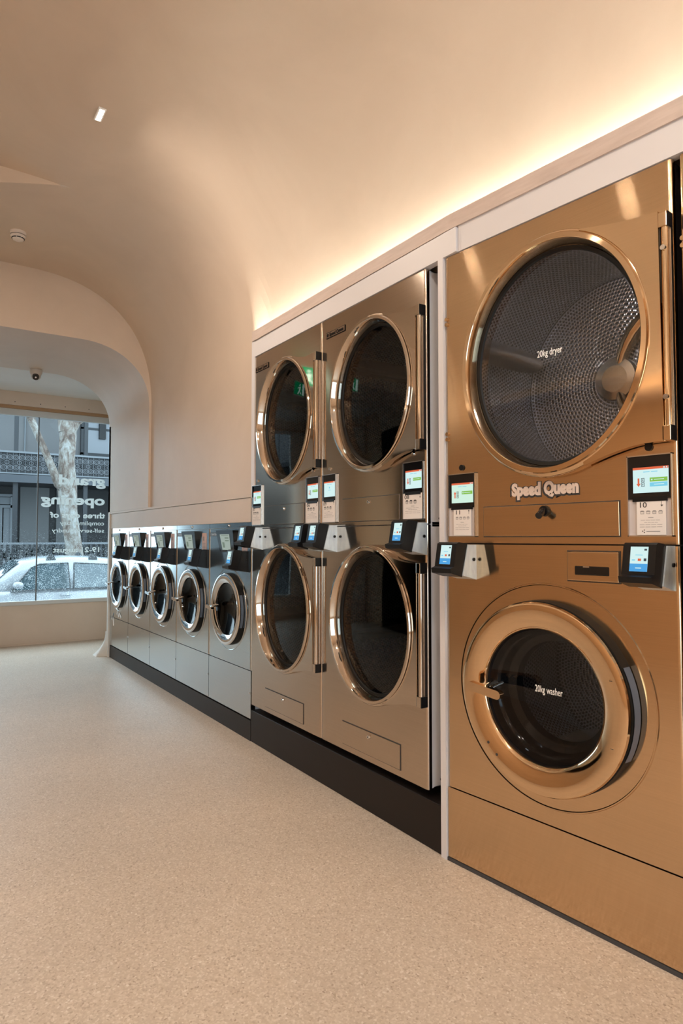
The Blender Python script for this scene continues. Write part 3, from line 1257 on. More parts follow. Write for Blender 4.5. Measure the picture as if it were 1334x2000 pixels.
def washer_door(parent, cx, cz, r, hole, mring, mbody, word=None, hinge_screws=True, big=True):
    k = r / .323
    yk = 1.0 if big else .55
    d = MB()
    d.lathe_y(cx, cz, r, r, [(a_, b_ * yk) for a_, b_ in [(.002 * k, -.046), (.004 * k, -.055), (0, -.062), (-.010 * k, -.066), (-.024 * k, -.065), (-.05 * k, -.0625), (hole - r + .012 * k, -.050), (hole - r + .003, -.045), (hole - r, -.040), (hole - r, -.030)]], mring, 112)
    door = d.build('door', parent)
    g = MB()
    g.lathe_y(cx, cz, r, r, [(.008 * yk, 0), (.006 * yk, -.044 * yk)], M_RUB, 96)
    g.lathe_y(cx, cz, r, r, [(.006 * yk, -.044 * yk), (-.03, -.046 * yk)], M_RUB, 96)
    g.lathe_y(cx, cz, hole, hole, [(0, -.032 * yk), (-.006, .0), (-.010, .012), (-.020, .020), (-.026, .06), (-.052, .075), (-.056, .11)], M_BLKG, 96)
    g.build('gasket', door)
    g = MB()
    inner_glass(g, cx, cz, hole - .004, hole - .004, -.022 * yk, M_GL_SMALL if not big else M_GL_WASH, -.03)
    gl = g.build('door_glass', door)
    # handle: rounded bar across the rim's left edge
    hm = MB()
    L = .150 * k
    hh = .0155 * k
    xc = cx - .178 * k * (1 if big else 1.02)
    zc = cz + .004
    pts = []
    for i in range(9):
        t = PI / 2 + PI * i / 8
        pts.append((xc - L / 2 + hh + hh * math.cos(t), zc + .006 * k + hh * math.sin(t)))
    for i in range(9):
        t = -PI / 2 + PI * i / 8
        pts.append((xc + L / 2 - hh + hh * math.cos(t), zc - .006 * k + hh * math.sin(t)))
    hm.prism(pts, -.128 * (1 if big else .75), -.105 * (1 if big else .72), mring if big else M_CHR, True)
    hm.cyl((xc - L * .02, -.050 * yk, zc + .016 * k), (xc - L * .05, -.112 * (1 if big else .72), zc + .004 * k), .012 * k, M_CHR, n=14)
    hm.cyl((xc + L * .16, -.045 * yk, zc + .020 * k), (xc + L * .1, -.112 * (1 if big else .72), zc + .006 * k), .007 * k, M_CHR, n=12)
    hm.build('handle', door)
    for dz in (.128, .104, -.104, -.128):
        sm = MB()
        screw(sm, cx + .270 * k, -.0605 * yk, cz + dz * k, .0085 * k, mring)
        sm.build('screw', door)
    for (dx, dz) in ((-.205, -.197), (-.168, -.232)):
        sm = MB()
        sm.cyl((cx + dx * k, -.055 * yk, cz + dz * k), (cx + dx * k, -.0648 * yk, cz + dz * k), .005 * k, M_INK, n=10)
        sm.build('rivet', door)
    # hinge plate in the black gap at the right
    hp = MB()
    hv = []
    for i in range(13):
        t = R_(-26 + 52 * i / 12)
        for rr_, yy_ in ((r + .0095 * yk, -.004), (r + .0085 * yk, -.040 * yk)):
            hv.append((cx + rr_ * math.cos(t), yy_, cz + rr_ * math.sin(t)))
    hp.add(hv, [[2 * i, 2 * i + 1, 2 * i + 3, 2 * i + 2] for i in range(12)], plain_once('hinge_blue_grey', (.10, .13, .18), .35), True)
    hp.build('hinge', door)
    if word:
        t_ = MB()
        t_.text(word, M_LABELW, .034, (cx - .040, -.012, cz + .010), width=.108, off=.0002, ext=.0002)
        t_.build('lettering', door, label='white printed words %s' % word)
    return door


M_GL_WASH = glass('washer_door_glass', (.55, .56, .58), 1.38, .02)


def shell(parent, w_, z0, z1, mat, holes, g=.003, depth=.78, split=None, mside=None):
    """front panels (one per storey) with door openings, and the painted cabinet behind"""
    zs = [z0] + (split or []) + [z1]
    for k in range(len(zs) - 1):
        a, b2 = zs[k] + (.0025 if k else 0), zs[k + 1] - (.0025 if k < len(zs) - 2 else 0)
        mb = MB()
        hs = [h for h in holes if a < h[1] < b2]
        if hs:
            cx, cz, ra, rb = hs[0]
            ra2, rb2 = ra, rb
            q = .011
            mb.plate_hole(g + q, w_ - g - q, a, b2, cx, cz, ra2, rb2, 0, mat)
            mb.lathe_y(cx, cz, ra2, rb2, [(0, 0), (0, .05)], M_BLK, 96)
            mb.box(g, w_ - g, 0, .0, a, b2, mat) if False else None
            for sg, xe in ((-1, g), (1, w_ - g)):
                arc = [(xe - sg * q + sg * q * math.sin(PI / 2 * i / 6), q - q * math.cos(PI / 2 * i / 6)) for i in range(7)] + [(xe, .022)]
                k = len(arc)
                mb.add([(x, y, a) for x, y in arc] + [(x, y, b2) for x, y in arc], [[i, i + 1, k + i + 1, k + i] for i in range(k - 1)], mat, True)
            for zz in (a, b2):
                mb.poly([(g + q, 0, zz), (w_ - g - q, 0, zz), (w_ - g, q, zz), (w_ - g, .022, zz), (g, .022, zz), (g, q, zz)], mat)
        else:
            mb.box(g, w_ - g, 0, .032, a, b2, mat)
        mb.build('front_panel', parent)
    mb = MB()
    x0_, x1_ = g + .004, w_ - g - .004
    ms = mside or M_WSIDE
    for xx in (x0_, x1_):
        mb.box(min(xx, xx + (.003 if xx == x0_ else -.003)), max(xx, xx + (.003 if xx == x0_ else -.003)), .0225, depth, z0 + .002, z1 - .002, ms)
    mb.box(x0_, x1_, .034, depth, z1 - .006, z1 - .002, ms)
    mb.box(x0_, x1_, .034, depth, z0 + .002, z0 + .006, ms)
    mb.box(x0_, x1_, depth - .004, depth, z0 + .002, z1 - .002, ms)
    for sp in (split or []):
        mb.box(x1_ - .001, x1_ + .0008, .036, depth, sp - .002, sp + .002, M_INK)
        for zz in (sp + .025, z0 + .03):
            mb.cyl((x1_, .075, zz), (x1_ + .004, .075, zz), .006, M_INK, n=10)
        mb.box(x0_, x1_, .034, depth, sp - .01, sp + .01, ms)
    mb.build('cabinet', parent)


# ------------------------------------------------------------------ steel dryer stacks
def dryer_stack(label, e, num, kinds):
    t = thing('stacked_dryer', label, 'dryer', (XA, e, .2345), RZA, 'steel dryer stacks on the tall plinth')
    dz = -.2345
    sub = thing_part_loc(t, dz)
    up = (.470, 1.961, .320, .360)
    lo = (.464, .879, .320, .359)
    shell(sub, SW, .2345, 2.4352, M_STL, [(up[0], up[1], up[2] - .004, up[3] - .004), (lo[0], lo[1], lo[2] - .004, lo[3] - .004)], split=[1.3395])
    tabs_u = [(.585, 2.308), (.724, 2.283), (.800, 2.274), (.842, 2.300 - .018)]
    tu = [(.610, 2.312), (.680, 2.287), (.762, 2.272), (.836, 2.275), (.836, 1.660), (.775, 1.655), (.700, 1.640), (.600, 1.608)]
    tl = [(.600, 1.222), (.680, 1.190), (.770, 1.176), (.832, 1.173), (.832, .578), (.770, .574), (.690, .556), (.590, .534)]
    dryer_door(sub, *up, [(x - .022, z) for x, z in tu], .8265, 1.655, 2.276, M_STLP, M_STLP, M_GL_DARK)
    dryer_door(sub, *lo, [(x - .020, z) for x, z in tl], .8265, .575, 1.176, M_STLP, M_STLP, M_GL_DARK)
    drum(sub, up[0], up[1], .345, .06, .55, M_PERFD, M_PERFD)
    drum(sub, lo[0], lo[1], .345, .06, .55, M_PERFD, M_PERFD, rot=1.3)
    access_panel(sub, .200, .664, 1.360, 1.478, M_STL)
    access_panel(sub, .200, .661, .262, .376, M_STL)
    for (x0, x1, nm, upa, idle) in ((.018, .150, num[0], True, kinds[0]), (.690, .827, num[1], False, kinds[1])):
        zm = display(sub, x0, x1, 1.360, 1.612, upa, green=not upa and idle, idle=idle)
        card(sub, x0 + .004, x1 - .004, 1.364, zm - .002, nm, upa, icons=3)
    for xx, zz in ((.085, 1.640), (.757, 1.646)):
        sc = MB()
        sc.cyl((xx, 0, zz), (xx, -.008, zz), .009, M_CHR, r1=.007, n=14)
        sc.build('screw', sub)
    bd = MB()
    bd.box(.050, .226, -.003, .001, 2.331, 2.363, plain_once('badge_black', (.01, .008, .007), .75, 0, 0, .1))
    bd.box(.053, .223, -.0036, .001, 2.334, 2.360, plain_once('badge_face', (.17, .115, .08), .75, 0, 0, .1))
    bd.text('Speed Queen', _once['badge_black'], .024, (.082, -.0042, 2.339), width=.132, off=.0014, ext=.0003)
    bd.cyl((.066, -.0036, 2.347), (.066, -.0045, 2.347), .009, _once['badge_black'], n=16)
    bd.build('badge', sub)
    reader(sub, .152, 1.209)
    reader(sub, .842, 1.209)
    flatten(sub, t)
    return t


def thing_part_loc(parent, dz):
    """temporary holder so that parts can be modelled at room height"""
    o = bpy.data.objects.new('holder', None)
    COL.objects.link(o)
    o.parent = parent
    o.location = (0, 0, dz)
    return o


def flatten(holder, t):
    for c in list(holder.children):
        c.parent = t
        c.location = Vector(c.location) + Vector(holder.location)
    bpy.data.objects.remove(holder)


s1 = dryer_stack('silver double dryer stack beside the small washers, green exit sign mirrored in its upper door', E0, ('07', '06'), (False, False))
s2 = dryer_stack('silver double dryer stack beside the white post next to the gold machines', E1, ('09', '08'), (True, False))

# ------------------------------------------------------------------ small washers
def small_washer():
    t = thing('washing_machine', '', 'washing machine', (XA, 4.456, .1396), RZA, 'row of five small steel washers')
    h = thing_part_loc(t, -.1396)
    cx, cz, r, hole = .348, .802, .238, .176
    shell(h, WW, .1396, 1.3460, M_WST, [(cx, cz, .222, .222)], split=[.4398])
    mb = MB()
    mb.box(.003, WW - .003, 0, .03, 1.3485, 1.3820, M_WST)
    st = mb.build('top_strip', h)
    m2 = MB()
    m2.cyl((.337, 0, 1.365), (.337, -.008, 1.365), .011, M_CHR, r1=.008, n=14)
    m2.cyl((.337, -.008, 1.365), (.337, -.0085, 1.365), .004, M_INK, n=10)
    m2.build('lock', st)
    gr = MB()
    gr.lathe_y(cx, cz, .275, .275, [(.003, 0), (.001, -.003), (-.001, -.003), (-.003, 0)], M_WST, 112)
    gr.build('embossed_ring', h)
    washer_door(h, cx, cz, r, hole, M_CHR, M_WST, big=False)
    drum(h, cx, cz, .22, .112, .30, M_PERFD, M_PERFD, rot=.2)
    # leaning control display: trapezoid bezel
    mb = MB()
    f = [(.190, -.034, 1.333), (.474, -.034, 1.333), (.452, -.010, 1.186), (.214, -.010, 1.186)]
    bk = [(.190, .001, 1.333), (.474, .001, 1.333), (.452, .001, 1.186), (.214, .001, 1.186)]
    mb.add(f + bk, [(0, 3, 2, 1), (4, 5, 6, 7), (0, 1, 5, 4), (1, 2, 6, 5), (2, 3, 7, 6), (3, 0, 4, 7)], M_BLKG)
    fr = mb.build('display_frame', h)
    m2 = MB()

    def P(u, v_):
        return (.190 + u * .284 + (1 - v_) * (.024 - u * .046), -.0105 - .024 * v_ - .0015, 1.186 + .147 * v_)
    m2.add([P(.22, .10), P(.80, .10), P(.80, .82), P(.22, .82)], [(0, 1, 2, 3)], emis_once('washer_screen', (.62, .74, .66), .55))
    for (u0, u1, v0, v1) in ((.30, .44, .2, .45), (.5, .74, .62, .68), (.5, .74, .5, .55), (.30, .74, .74, .77)):
        q = [P(u0, v0), P(u1, v0), P(u1, v1), P(u0, v1)]
        m2.add([(a, b2 - .0008, c) for a, b2, c in q], [(0, 1, 2, 3)], emis_once('washer_screen_mark', (.35, .45, .36), .5))
    m2.build('screen', fr)
    bd = MB()
    bd.box(.012, .160, -.0025, .001, 1.294, 1.321, M_INK)
    bd.box(.0145, .1575, -.003, .001, 1.2965, 1.3185, plain_once('badge_dark', (.05, .055, .06), .4))
    bd.text('Speed Queen', plain_once('badge_grey', (.34, .36, .38), .4), .021, (.042, -.0032, 1.3015), width=.108, off=.0005, ext=.0002)
    bd.build('badge', h)
    lb = MB()
    lb.box(.555, .632, -.0025, -.0, 1.185, 1.318, plain_once('pink_card', (.66, .44, .38), .5))
    lb.box(.572, .598, -.003, -.0, 1.262, 1.292, M_GREYINK)
    for k in range(5):
        lb.box(.562, .622, -.003, -.0, 1.200 + k * .010, 1.203 + k * .010, M_GREYINK)
    lb.build('instruction_card', h)
    reader(h, .664, 1.060, silver=False)
    mb = MB()
    mb.cyl((WW - .012, 0, .30), (WW - .012, -.006, .30), .007, M_CHR, n=12)
    mb.build('latch', h)
    flatten(h, t)
    return t


_e = {}


def emis_once(n_, c, s):
    if n_ not in _e:
        _e[n_] = emis(n_, c, s)
    return _e[n_]


wl = ['small steel front-load washer right beside the dryer stacks, first of the row of five',
      'small steel front-load washer second from the dryer stacks in the row of five',
      'small steel front-load washer in the middle of the row of five',
      'small steel front-load washer second from the window in the row of five',
      'small steel front-load washer at the window end, tape scraps on its front']
w0 = small_washer()
for k in range(5):
    o = w0 if k == 0 else copy_tree(w0)
    o.location.y = E0 + WW * (k + 1) + .001
    o['label'] = wl[k]
# tape scraps on the window-end washer
mb = MB()
for (x, z, a) in ((.30, .52, 1.0), (.34, .50, -.9), (.42, .49, -.5), (.10, .45, .9), (.16, .40, -1.2)):
    c, s_ = math.cos(a), math.sin(a)
    L, wd = .045, .008
    mb.add([(x - c * L - s_ * wd, -.004, z - s_ * L + c * wd), (x + c * L - s_ * wd, -.004, z + s_ * L + c * wd), (x + c * L + s_ * wd, -.009, z + s_ * L - c * wd), (x - c * L + s_ * wd, -.006, z - s_ * L - c * wd)], [(0, 1, 2, 3)], M_LABELW)
tp = mb.build('tape_scraps', o)
tp.location = (0, 0, -.1396)

# ------------------------------------------------------------------ gold dryer over washer
def gold_stack():
    t = thing('stacked_washer_dryer', 'large gold stacked dryer and washer, 20kg, beside the white post', 'washer dryer', (XB, YB, .0151), RZB)
    h = thing_part_loc(t, -.0151)
    dy = (.493, 1.918, .363, .415)
    cx, cz, r, hole = .459, .733, .323, .232
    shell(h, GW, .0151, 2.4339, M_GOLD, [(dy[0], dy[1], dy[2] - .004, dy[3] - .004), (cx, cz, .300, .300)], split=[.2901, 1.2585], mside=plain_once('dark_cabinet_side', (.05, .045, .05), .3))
    tb = [(.640, 2.312), (.700, 2.298), (.790, 2.280), (.900, 2.268), (.905, 1.570), (.820, 1.566), (.734, 1.547), (.646, 1.519)]
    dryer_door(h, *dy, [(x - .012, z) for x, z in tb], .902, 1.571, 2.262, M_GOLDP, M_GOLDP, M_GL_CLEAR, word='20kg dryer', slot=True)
    dd = drum(h, .47, 1.918, .415, .05, .46, M_PERF, M_PERF, rot=PI - .35)
    for sg in (1, -1):
        sp_ = MB()
        pts = []
        for i in range(9):
            q = i / 8
            rr_ = .06 + .34 * q
            aa = sg * (R_(75) - R_(28) * q)
            pts.append((.47 + rr_ * math.cos(aa), .498 - .012 * math.sin(q * PI), 1.918 + rr_ * math.sin(aa)))
        sp_.tube(pts, [.022 + .014 * math.sin(i / 8 * PI) for i in range(9)], M_GOLDP, 12)
        sp_.build('back_spoke', dd)
    dl = MB()  # added emitter: brightens the dryer drum with cool highlights
    dl.cyl((.66, .075, 2.262), (.66, .095, 2.262), .020, emis_once('added_dryer_glow', (.95, .97, 1.0), 420), n=16)
    dl.build('added_drum_light', h)
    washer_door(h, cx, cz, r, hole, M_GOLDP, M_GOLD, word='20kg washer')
    drum(h, cx, cz, .30, .112, .42, M_PERF, M_PERF, rot=.1)
    dl = MB()  # added emitter: lights the washer drum behind its glass
    dl.cyl((cx - .1, .135, cz + .255), (cx - .1, .145, cz + .255), .012, emis_once('added_washer_glow', (.8, .9, 1.0), 110), n=12)
    dl.build('added_drum_light', h)
    gr = MB()
    gr.lathe_y(cx, cz + .002, .384, .384, [(.004, 0), (.0015, -.004), (-.0015, -.004), (-.004, 0)], M_GOLD, 128)
    gr.build('embossed_ring', h)
    access_panel(h, .191, .736, 1.284, 1.401, M_GOLD, lock='key')
    # soap drawer
    sd = MB()
    sd.box(.546, .734, -.003, .001, 1.134, 1.239, M_INK)  # dark rim drawn in as the drawer's shadow gap
    sd.box(.549, .731, -.010, .001, 1.137, 1.236, M_GOLD, .004)
    s_ = sd.build('soap_drawer', h)
    s2_ = MB()
    s2_.box(.577, .702, -.0115, -.0, 1.156, 1.189, M_BLKG, .005)
    s2_.box(.610, .632, -.0125, -.0, 1.183, 1.187, M_WSTP)
    s2_.build('drawer_slot', s_, label='black recessed grip slot')
    for (x0, x1, nm, upa) in ((.018, .157, '11', True), (.763, .902, '10', False)):
        zm = display(h, x0, x1, 1.285, 1.537, upa, green=upa, two=not upa)
        card(h, x0 + .029, x1 - .021, 1.290, zm - .004, nm, upa, icons=4, footer=not upa)
        sc = MB()
        xx = .086 if upa else .831
        sc.cyl((xx, 0, 1.560), (xx, -.006, 1.560), .0115, M_BLK, n=18)
        sc.build('camera_port', h)
    bd = MB()
    for dx, dz_ in ((0, 0),):
        bd.text('Speed', M_INK, .060, (.320, -.0012, 1.4335), width=.132, off=.0078, ext=.0012)
        bd.text('Speed', plain_once('badge_pink_white', (.74, .60, .52), .4), .060, (.325, -.0034, 1.4355), width=.122, off=.0034, ext=.0012)
        bd.text('Queen', M_INK, .060, (.455, -.0012, 1.4335), width=.144, off=.0078, ext=.0012)
        bd.text('Queen', plain_once('badge_pink_white', (.74, .60, .52), .4), .060, (.460, -.0034, 1.4355), width=.134, off=.0034, ext=.0012)
    bd.build('badge', h)
    for zz in (2.176, 2.154, 1.703, 1.681):
        sc = MB()
        sc.cyl((.012, 0, zz), (.012, -.006, zz), .008, M_GOLDP, n=12)
        sc.build('screw', h)
    reader(h, .154, 1.120, h=.135)
    reader(h, .903, 1.122, h=.135)
    flatten(h, t)
    return t


g1 = gold_stack()
g2 = copy_tree(g1)
q = Bpt(.933, 0)
g2.location = (q.x, q.y, .0151)
g2['label'] = 'second gold stacked machine, only a sliver showing at the right edge of the photo'

# ================================================================== CEILING FITTINGS
def downlight(loc, label, power, rz=0):
    t = thing('ceiling_downlight', label, 'ceiling light', loc, rz, 'four-cell ceiling downlights')
    mb = MB()
    mb.box(-.020, .020, -.058, .058, -.004, .02, M_LABELW, .002)
    mb.build('housing', t)
    for k in range(4):
        m2 = MB()
        y = -.042 + .028 * k
        m2.box(-.013, .013, y - .0105, y + .0105, -.0055, -.003, M_CELL)
        m2.build('lamp_cell', t)
        l = bpy.data.lights.new('downlight_lamp', 'AREA')
        l.shape = 'RECTANGLE'
        l.size = .022
        l.size_y = .018
        l.energy = power / 4
        l.color = WARM
        lo = bpy.data.objects.new('lamp', l)
        COL.objects.link(lo)
        lo.parent = t
        lo.location = (0, y, -.012)
    return t


downlight((.795, 3.533, 3.548), 'small four-cell downlight set in the curved plaster ceiling, the one in view', SPOT_W)
zc = lambda x: 3.55 + max(0, min(.30, (.765 - x) * .32))
for k, (x, y) in enumerate(((-.89, 2.27), (.2, .5), (-1.05, 3.75), (-.4, -1.2), (.9, -1.6), (-1.1, .9))):
    downlight((x, y, zc(x) - .002), 'small four-cell downlight in the ceiling behind the viewpoint', SPOT_W if k not in (0, 2) else .35)

# smoke detector
t = thing('smoke_detector', 'round white smoke detector on the ceiling before the arch', 'smoke detector', (.615, 5.26, 3.55))
mb = MB()
mb.M = Matrix.Rotation(PI / 2, 4, 'X')
# lathe about local z: use lathe_y in a rotated frame (y -> z)
mb.M = Matrix(((1, 0, 0, 0), (0, 0, 1, 0), (0, 1, 0, 0), (0, 0, 0, 1)))
mw = plain_once('detector_white', (.78, .70, .64), .4)
mb.lathe_y(0, 0, .055, .055, [(0, 0), (0, -.022), (-.002, -.024)], mw, 48)
mb.lathe_y(0, 0, .050, .050, [(0, -.024), (0, -.028)], M_INK, 48)
mb.lathe_y(0, 0, .052, .052, [(0, -.028), (0, -.036), (-.010, -.046)], mw, 48)
mb.lathe_y(0, 0, .036, .036, [(0, -.046), (0, -.053)], mw, 48)
mb.lathe_y(0, 0, .040, .040, [(0, -.053), (-.006, -.062), (-.02, -.066)], mw, 48, cap1=True)
mb.build('housing', t)
m2 = MB()
for k in range(8):
    a = 2 * PI * k / 8
    m2.M = Matrix.Rotation(a, 4, 'Z')
    m2.box(.0365, .044, -.012, .012, -.0525, -.0465, M_INK)
m2.build('vent_slots', t)

# dome security camera on the tunnel soffit
t = thing('security_camera', 'white dome camera with black lens under the arch soffit', 'camera', (1.04, 7.26, 3.014))
mb = MB()
mb.M = Matrix(((1, 0, 0, 0), (0, 0, 1, 0), (0, 1, 0, 0), (0, 0, 0, 1)))
mw2 = plain_once('camera_white', (.62, .57, .52), .4)
mb.lathe_y(0, 0, .060, .060, [(0, 0), (0, -.03), (-.012, -.055)], mw2, 40)
mb.build('mount', t)
mb = MB()
bmx = bmesh.new()
bmesh.ops.create_uvsphere(bmx, u_segments=28, v_segments=16, radius=.047)
bmesh.ops.translate(bmx, verts=bmx.verts, vec=(0, 0, -.062))
mb.bm(bmx, mw2, True)
bmx.free()
mb.build('ball', t)
mb = MB()
mb.cyl((-.006, -.030, -.075), (-.009, -.052, -.088), .034, M_BLKG, r1=.030, n=28)
mb.cyl((-.009, -.052, -.088), (-.0093, -.0535, -.0885), .008, M_WSTP, n=14)
mb.build('lens', t)

# illuminated exit sign fixed to the bulkhead (seen mirrored in the far dryer door)
t = thing('exit_sign', 'green running-man exit sign on the bulkhead, seen mirrored in the far dryer door', 'exit sign', (.08, 5.90, 2.90))
mb = MB()
mb.box(-.20, .20, -.05, 0, -.02, .20, M_WHITE, .004)
mb.build('housing', t)
m2 = MB()
m2.box(-.185, .185, -.053, -.050, -.005, .185, M_EXIT)
m2.box(-.17, -.10, -.055, -.053, .005, .175, M_EXITW)
for q in (((-.04, .12), (.00, .12), (.02, .06), (-.02, .05)), ((-.02, .06), (.02, .06), (.06, .01), (.04, .00)), ((-.02, .06), (.0, .06), (-.05, .01), (-.07, .02)), ((.0, .115), (.0, .10), (.06, .085), (.06, .10))):
    m2.prism([(x, z) for x, z in q], -.055, -.053, M_EXITW)
m2.cyl((-.005, -.053, .145), (-.005, -.055, .145), .017, M_EXITW, n=16)
m2.build('sign_face', t)

# ================================================================== WINDOW LETTERING (reads from the street)
RT = Matrix.Rotation(PI, 4, 'Z') @ Matrix.Rotation(PI / 2, 4, 'X')


def vinyl(body, x, z, size, width, label, off=0.0):
    mb = MB()
    mb.text(body, M_VINYL, size, (0, 0, 0), width=width, off=off, ext=.0004, rot=RT)
    o = mb.build('window_lettering', loc=(x, WY + .003, z))
    return tag(o, label, 'lettering', 'white vinyl words on the shop window')


vinyl('grand', 2.075, 1.955, .165, .565, 'white vinyl word grand on the shop window, mirrored, topmost line', .006)
vinyl('opening', 2.075, 1.705, .165, .755, 'white vinyl word opening on the shop window, mirrored, second line', .006)
vinyl('three days of', 2.078, 1.535, .098, .66, 'white vinyl words three days of, mirrored, third line', .003)
vinyl('complimentary', 2.072, 1.445, .072, .53, 'white vinyl word complimentary, mirrored, fourth line', .0008)
vinyl('self-serve laundry', 2.072, 1.352, .072, .62, 'white vinyl words self-serve laundry, mirrored, fifth line', .0008)
vinyl('19-21 august', 2.035, 1.105, .088, .55, 'white vinyl date 19-21 august, mirrored, lowest line', .002)

# ================================================================== STREET
mb = MB()
mb.box(-12, 16, 8.85, 30, -.56, -.50, M_ASPH)
mb.build('ground', kind='structure')
mb = MB()
mb.box(-12, 16, 14.0, 30, -.50, -.36, plain('pavement', (0.1584, 0.1584, 0.1584), .8))
mb.build('ground_pavement', kind='structure')

# car, near side at y=12, nose to the left
car = thing('car', 'white parked car with roof-bar feet seen through the rainy shop window', 'car', (0, 12.0, -.50))


def car_loft(name, xs, mat, parent, smooth_=True, cap=True):
    """xs: list of (x, [(y,z)...]) sections"""
    mb = MB()
    k = len(xs[0][1])
    v = [(x, y, z) for x, sec in xs for y, z in sec]
    f = [[j * k + i, j * k + (i + 1) % k, (j + 1) * k + (i + 1) % k, (j + 1) * k + i] for j in range(len(xs) - 1) for i in range(k)]
    f += [list(range(k - 1, -1, -1)), [(len(xs) - 1) * k + i for i in range(k)]]
    mb.add(v, f, mat, smooth_)
    return mb.build(name, parent)


def bsec(zb, zt, wd, r=.10):
    w2 = wd / 2
    c = .875
    return [(c - w2 + r * .3, zb), (c - w2, zb + .12), (c - w2 - .01, (zb + zt) / 2 + .02), (c - w2 + .02, zt - .06), (c - w2 + .07, zt), (c + w2 - .07, zt), (c + w2 - .02, zt - .06), (c + w2 + .01, (zb + zt) / 2 + .02), (c + w2, zb + .12), (c + w2 - r * .3, zb)]


body = [(-.35, bsec(.30, .62, 1.30)), (-.22, bsec(.22, .72, 1.60)), (.1, bsec(.20, .80, 1.72)), (.6, bsec(.20, .86, 1.75)), (1.0, bsec(.20, .89, 1.75)), (1.5, bsec(.20, .90, 1.75)), (2.4, bsec(.20, .90, 1.75)), (3.3, bsec(.20, .91, 1.75)), (3.75, bsec(.24, .90, 1.66)), (3.92, bsec(.34, .84, 1.5))]
car_loft('body', body, M_CARW, car)


def csec(zb, zt, wb, wt):
    c = .875
    return [(c - wb / 2, zb), (c - wt / 2 - .02, zt - .07), (c - wt / 2 + .05, zt - .01), (c, zt + .012), (c + wt / 2 - .05, zt - .01), (c + wt / 2 + .02, zt - .07), (c + wb / 2, zb)]


roof = [(.98, csec(.84, .90, 1.60, 1.50)), (1.30, csec(.85, 1.17, 1.64, 1.36)), (1.60, csec(.85, 1.385, 1.66, 1.30)), (1.85, csec(.85, 1.44, 1.66, 1.28)), (2.30, csec(.85, 1.455, 1.66, 1.28)), (2.8, csec(.85, 1.44, 1.66, 1.27)), (3.3, csec(.85, 1.38, 1.64, 1.25)), (3.75, csec(.85, 1.05, 1.55, 1.3)), (3.88, csec(.84, .88, 1.5, 1.35))]
car_loft('roof', roof, M_CARW, car)
# side windows sit just proud of the cabin side
for nm, pts in (('side_window', [(1.42, .905), (2.34, .905), (2.32, 1.345), (1.86, 1.335), (1.72, 1.27)]), ('side_window', [(2.40, .905), (3.15, .905), (3.30, 1.10), (3.10, 1.30), (2.42, 1.345)])):
    mb = MB()

    def yy(z):
        t = (z - .85) / (1.37 - .85)
        return .045 + t * (.215 - .045) - .012
    mb.add([(x, yy(z), z) for x, z in pts] + [(x, yy(z) + .01, z) for x, z in pts], [list(range(len(pts))), list(range(2 * len(pts) - 1, len(pts) - 1, -1))], M_GL_CAR)
    for k, (a_, b_) in enumerate(zip(pts, pts[1:] + pts[:1])):
        mb.cyl((a_[0], yy(a_[1]), a_[1]), (b_[0], yy(b_[1]), b_[1]), .010, M_CARB, n=6)
    mb.build(nm, car)
mb = MB()
mb.add([(1.06, .14, .915), (1.06, 1.61, .915), (1.58, 1.45, 1.36), (1.58, .30, 1.36)], [(0, 1, 2, 3)], M_GL_CAR)
for p in mb.v:
    p.x -= .03
    p.z += .022
mb.build('windscreen', car)
for sgn in (0, 1):
    mb = MB()
    bmx = bmesh.new()
    bmesh.ops.create_uvsphere(bmx, u_segments=18, v_segments=12, radius=1)
    bmesh.ops.scale(bmx, verts=bmx.verts, vec=(.085, .07, .062))
    bmesh.ops.translate(bmx, verts=bmx.verts, vec=(1.50, -.09 if not sgn else 1.84, 1.00))
    mb.bm(bmx, M_CARW, True)
    bmx.free()
    mb.cyl((1.46, -.04 if not sgn else 1.79, .96), (1.42, .03 if not sgn else 1.72, .90), .025, M_CARB, n=8)
    mb.build('mirror', car)
for x in (2.05, 2.75):
    for y in (.27, 1.48):
        mb = MB()
        mb.add([(x - .08, y - .04, 1.40), (x + .08, y - .04, 1.40), (x + .08, y + .04, 1.42), (x - .08, y + .04, 1.42), (x - .035, y - .03, 1.50), (x + .035, y - .03, 1.50), (x + .035, y + .03, 1.50), (x - .035, y + .03, 1.50)],
               [(0, 3, 2, 1), (4, 5, 6, 7), (0, 1, 5, 4), (1, 2, 6, 5), (2, 3, 7, 6), (3, 0, 4, 7)], M_CARB)
        mb.build('roof_bar_foot', car)
for x in (.45, 3.15):
    for y in (.05, 1.70):
        mb = MB()
        mb.cyl((x, y - .09, .31), (x, y + .09, .31), .31, M_TYRE, n=32)
        mb.cyl((x, y - .10, .31), (x, y + .10, .31), .20, M_RAIL, n=24)
        mb.build('wheel', car)
mb = MB()
for x in (2.26, 3.14):
    mb.box(x - .09, x + .09, -.035, -.005, .795, .825, M_CARW, .01)
mb.build('door_handle', car)
mb = MB()
mb.box(1.40, 3.3, -.003, .06, .895, .905, M_CARB)
mb.build('belt_trim', car)

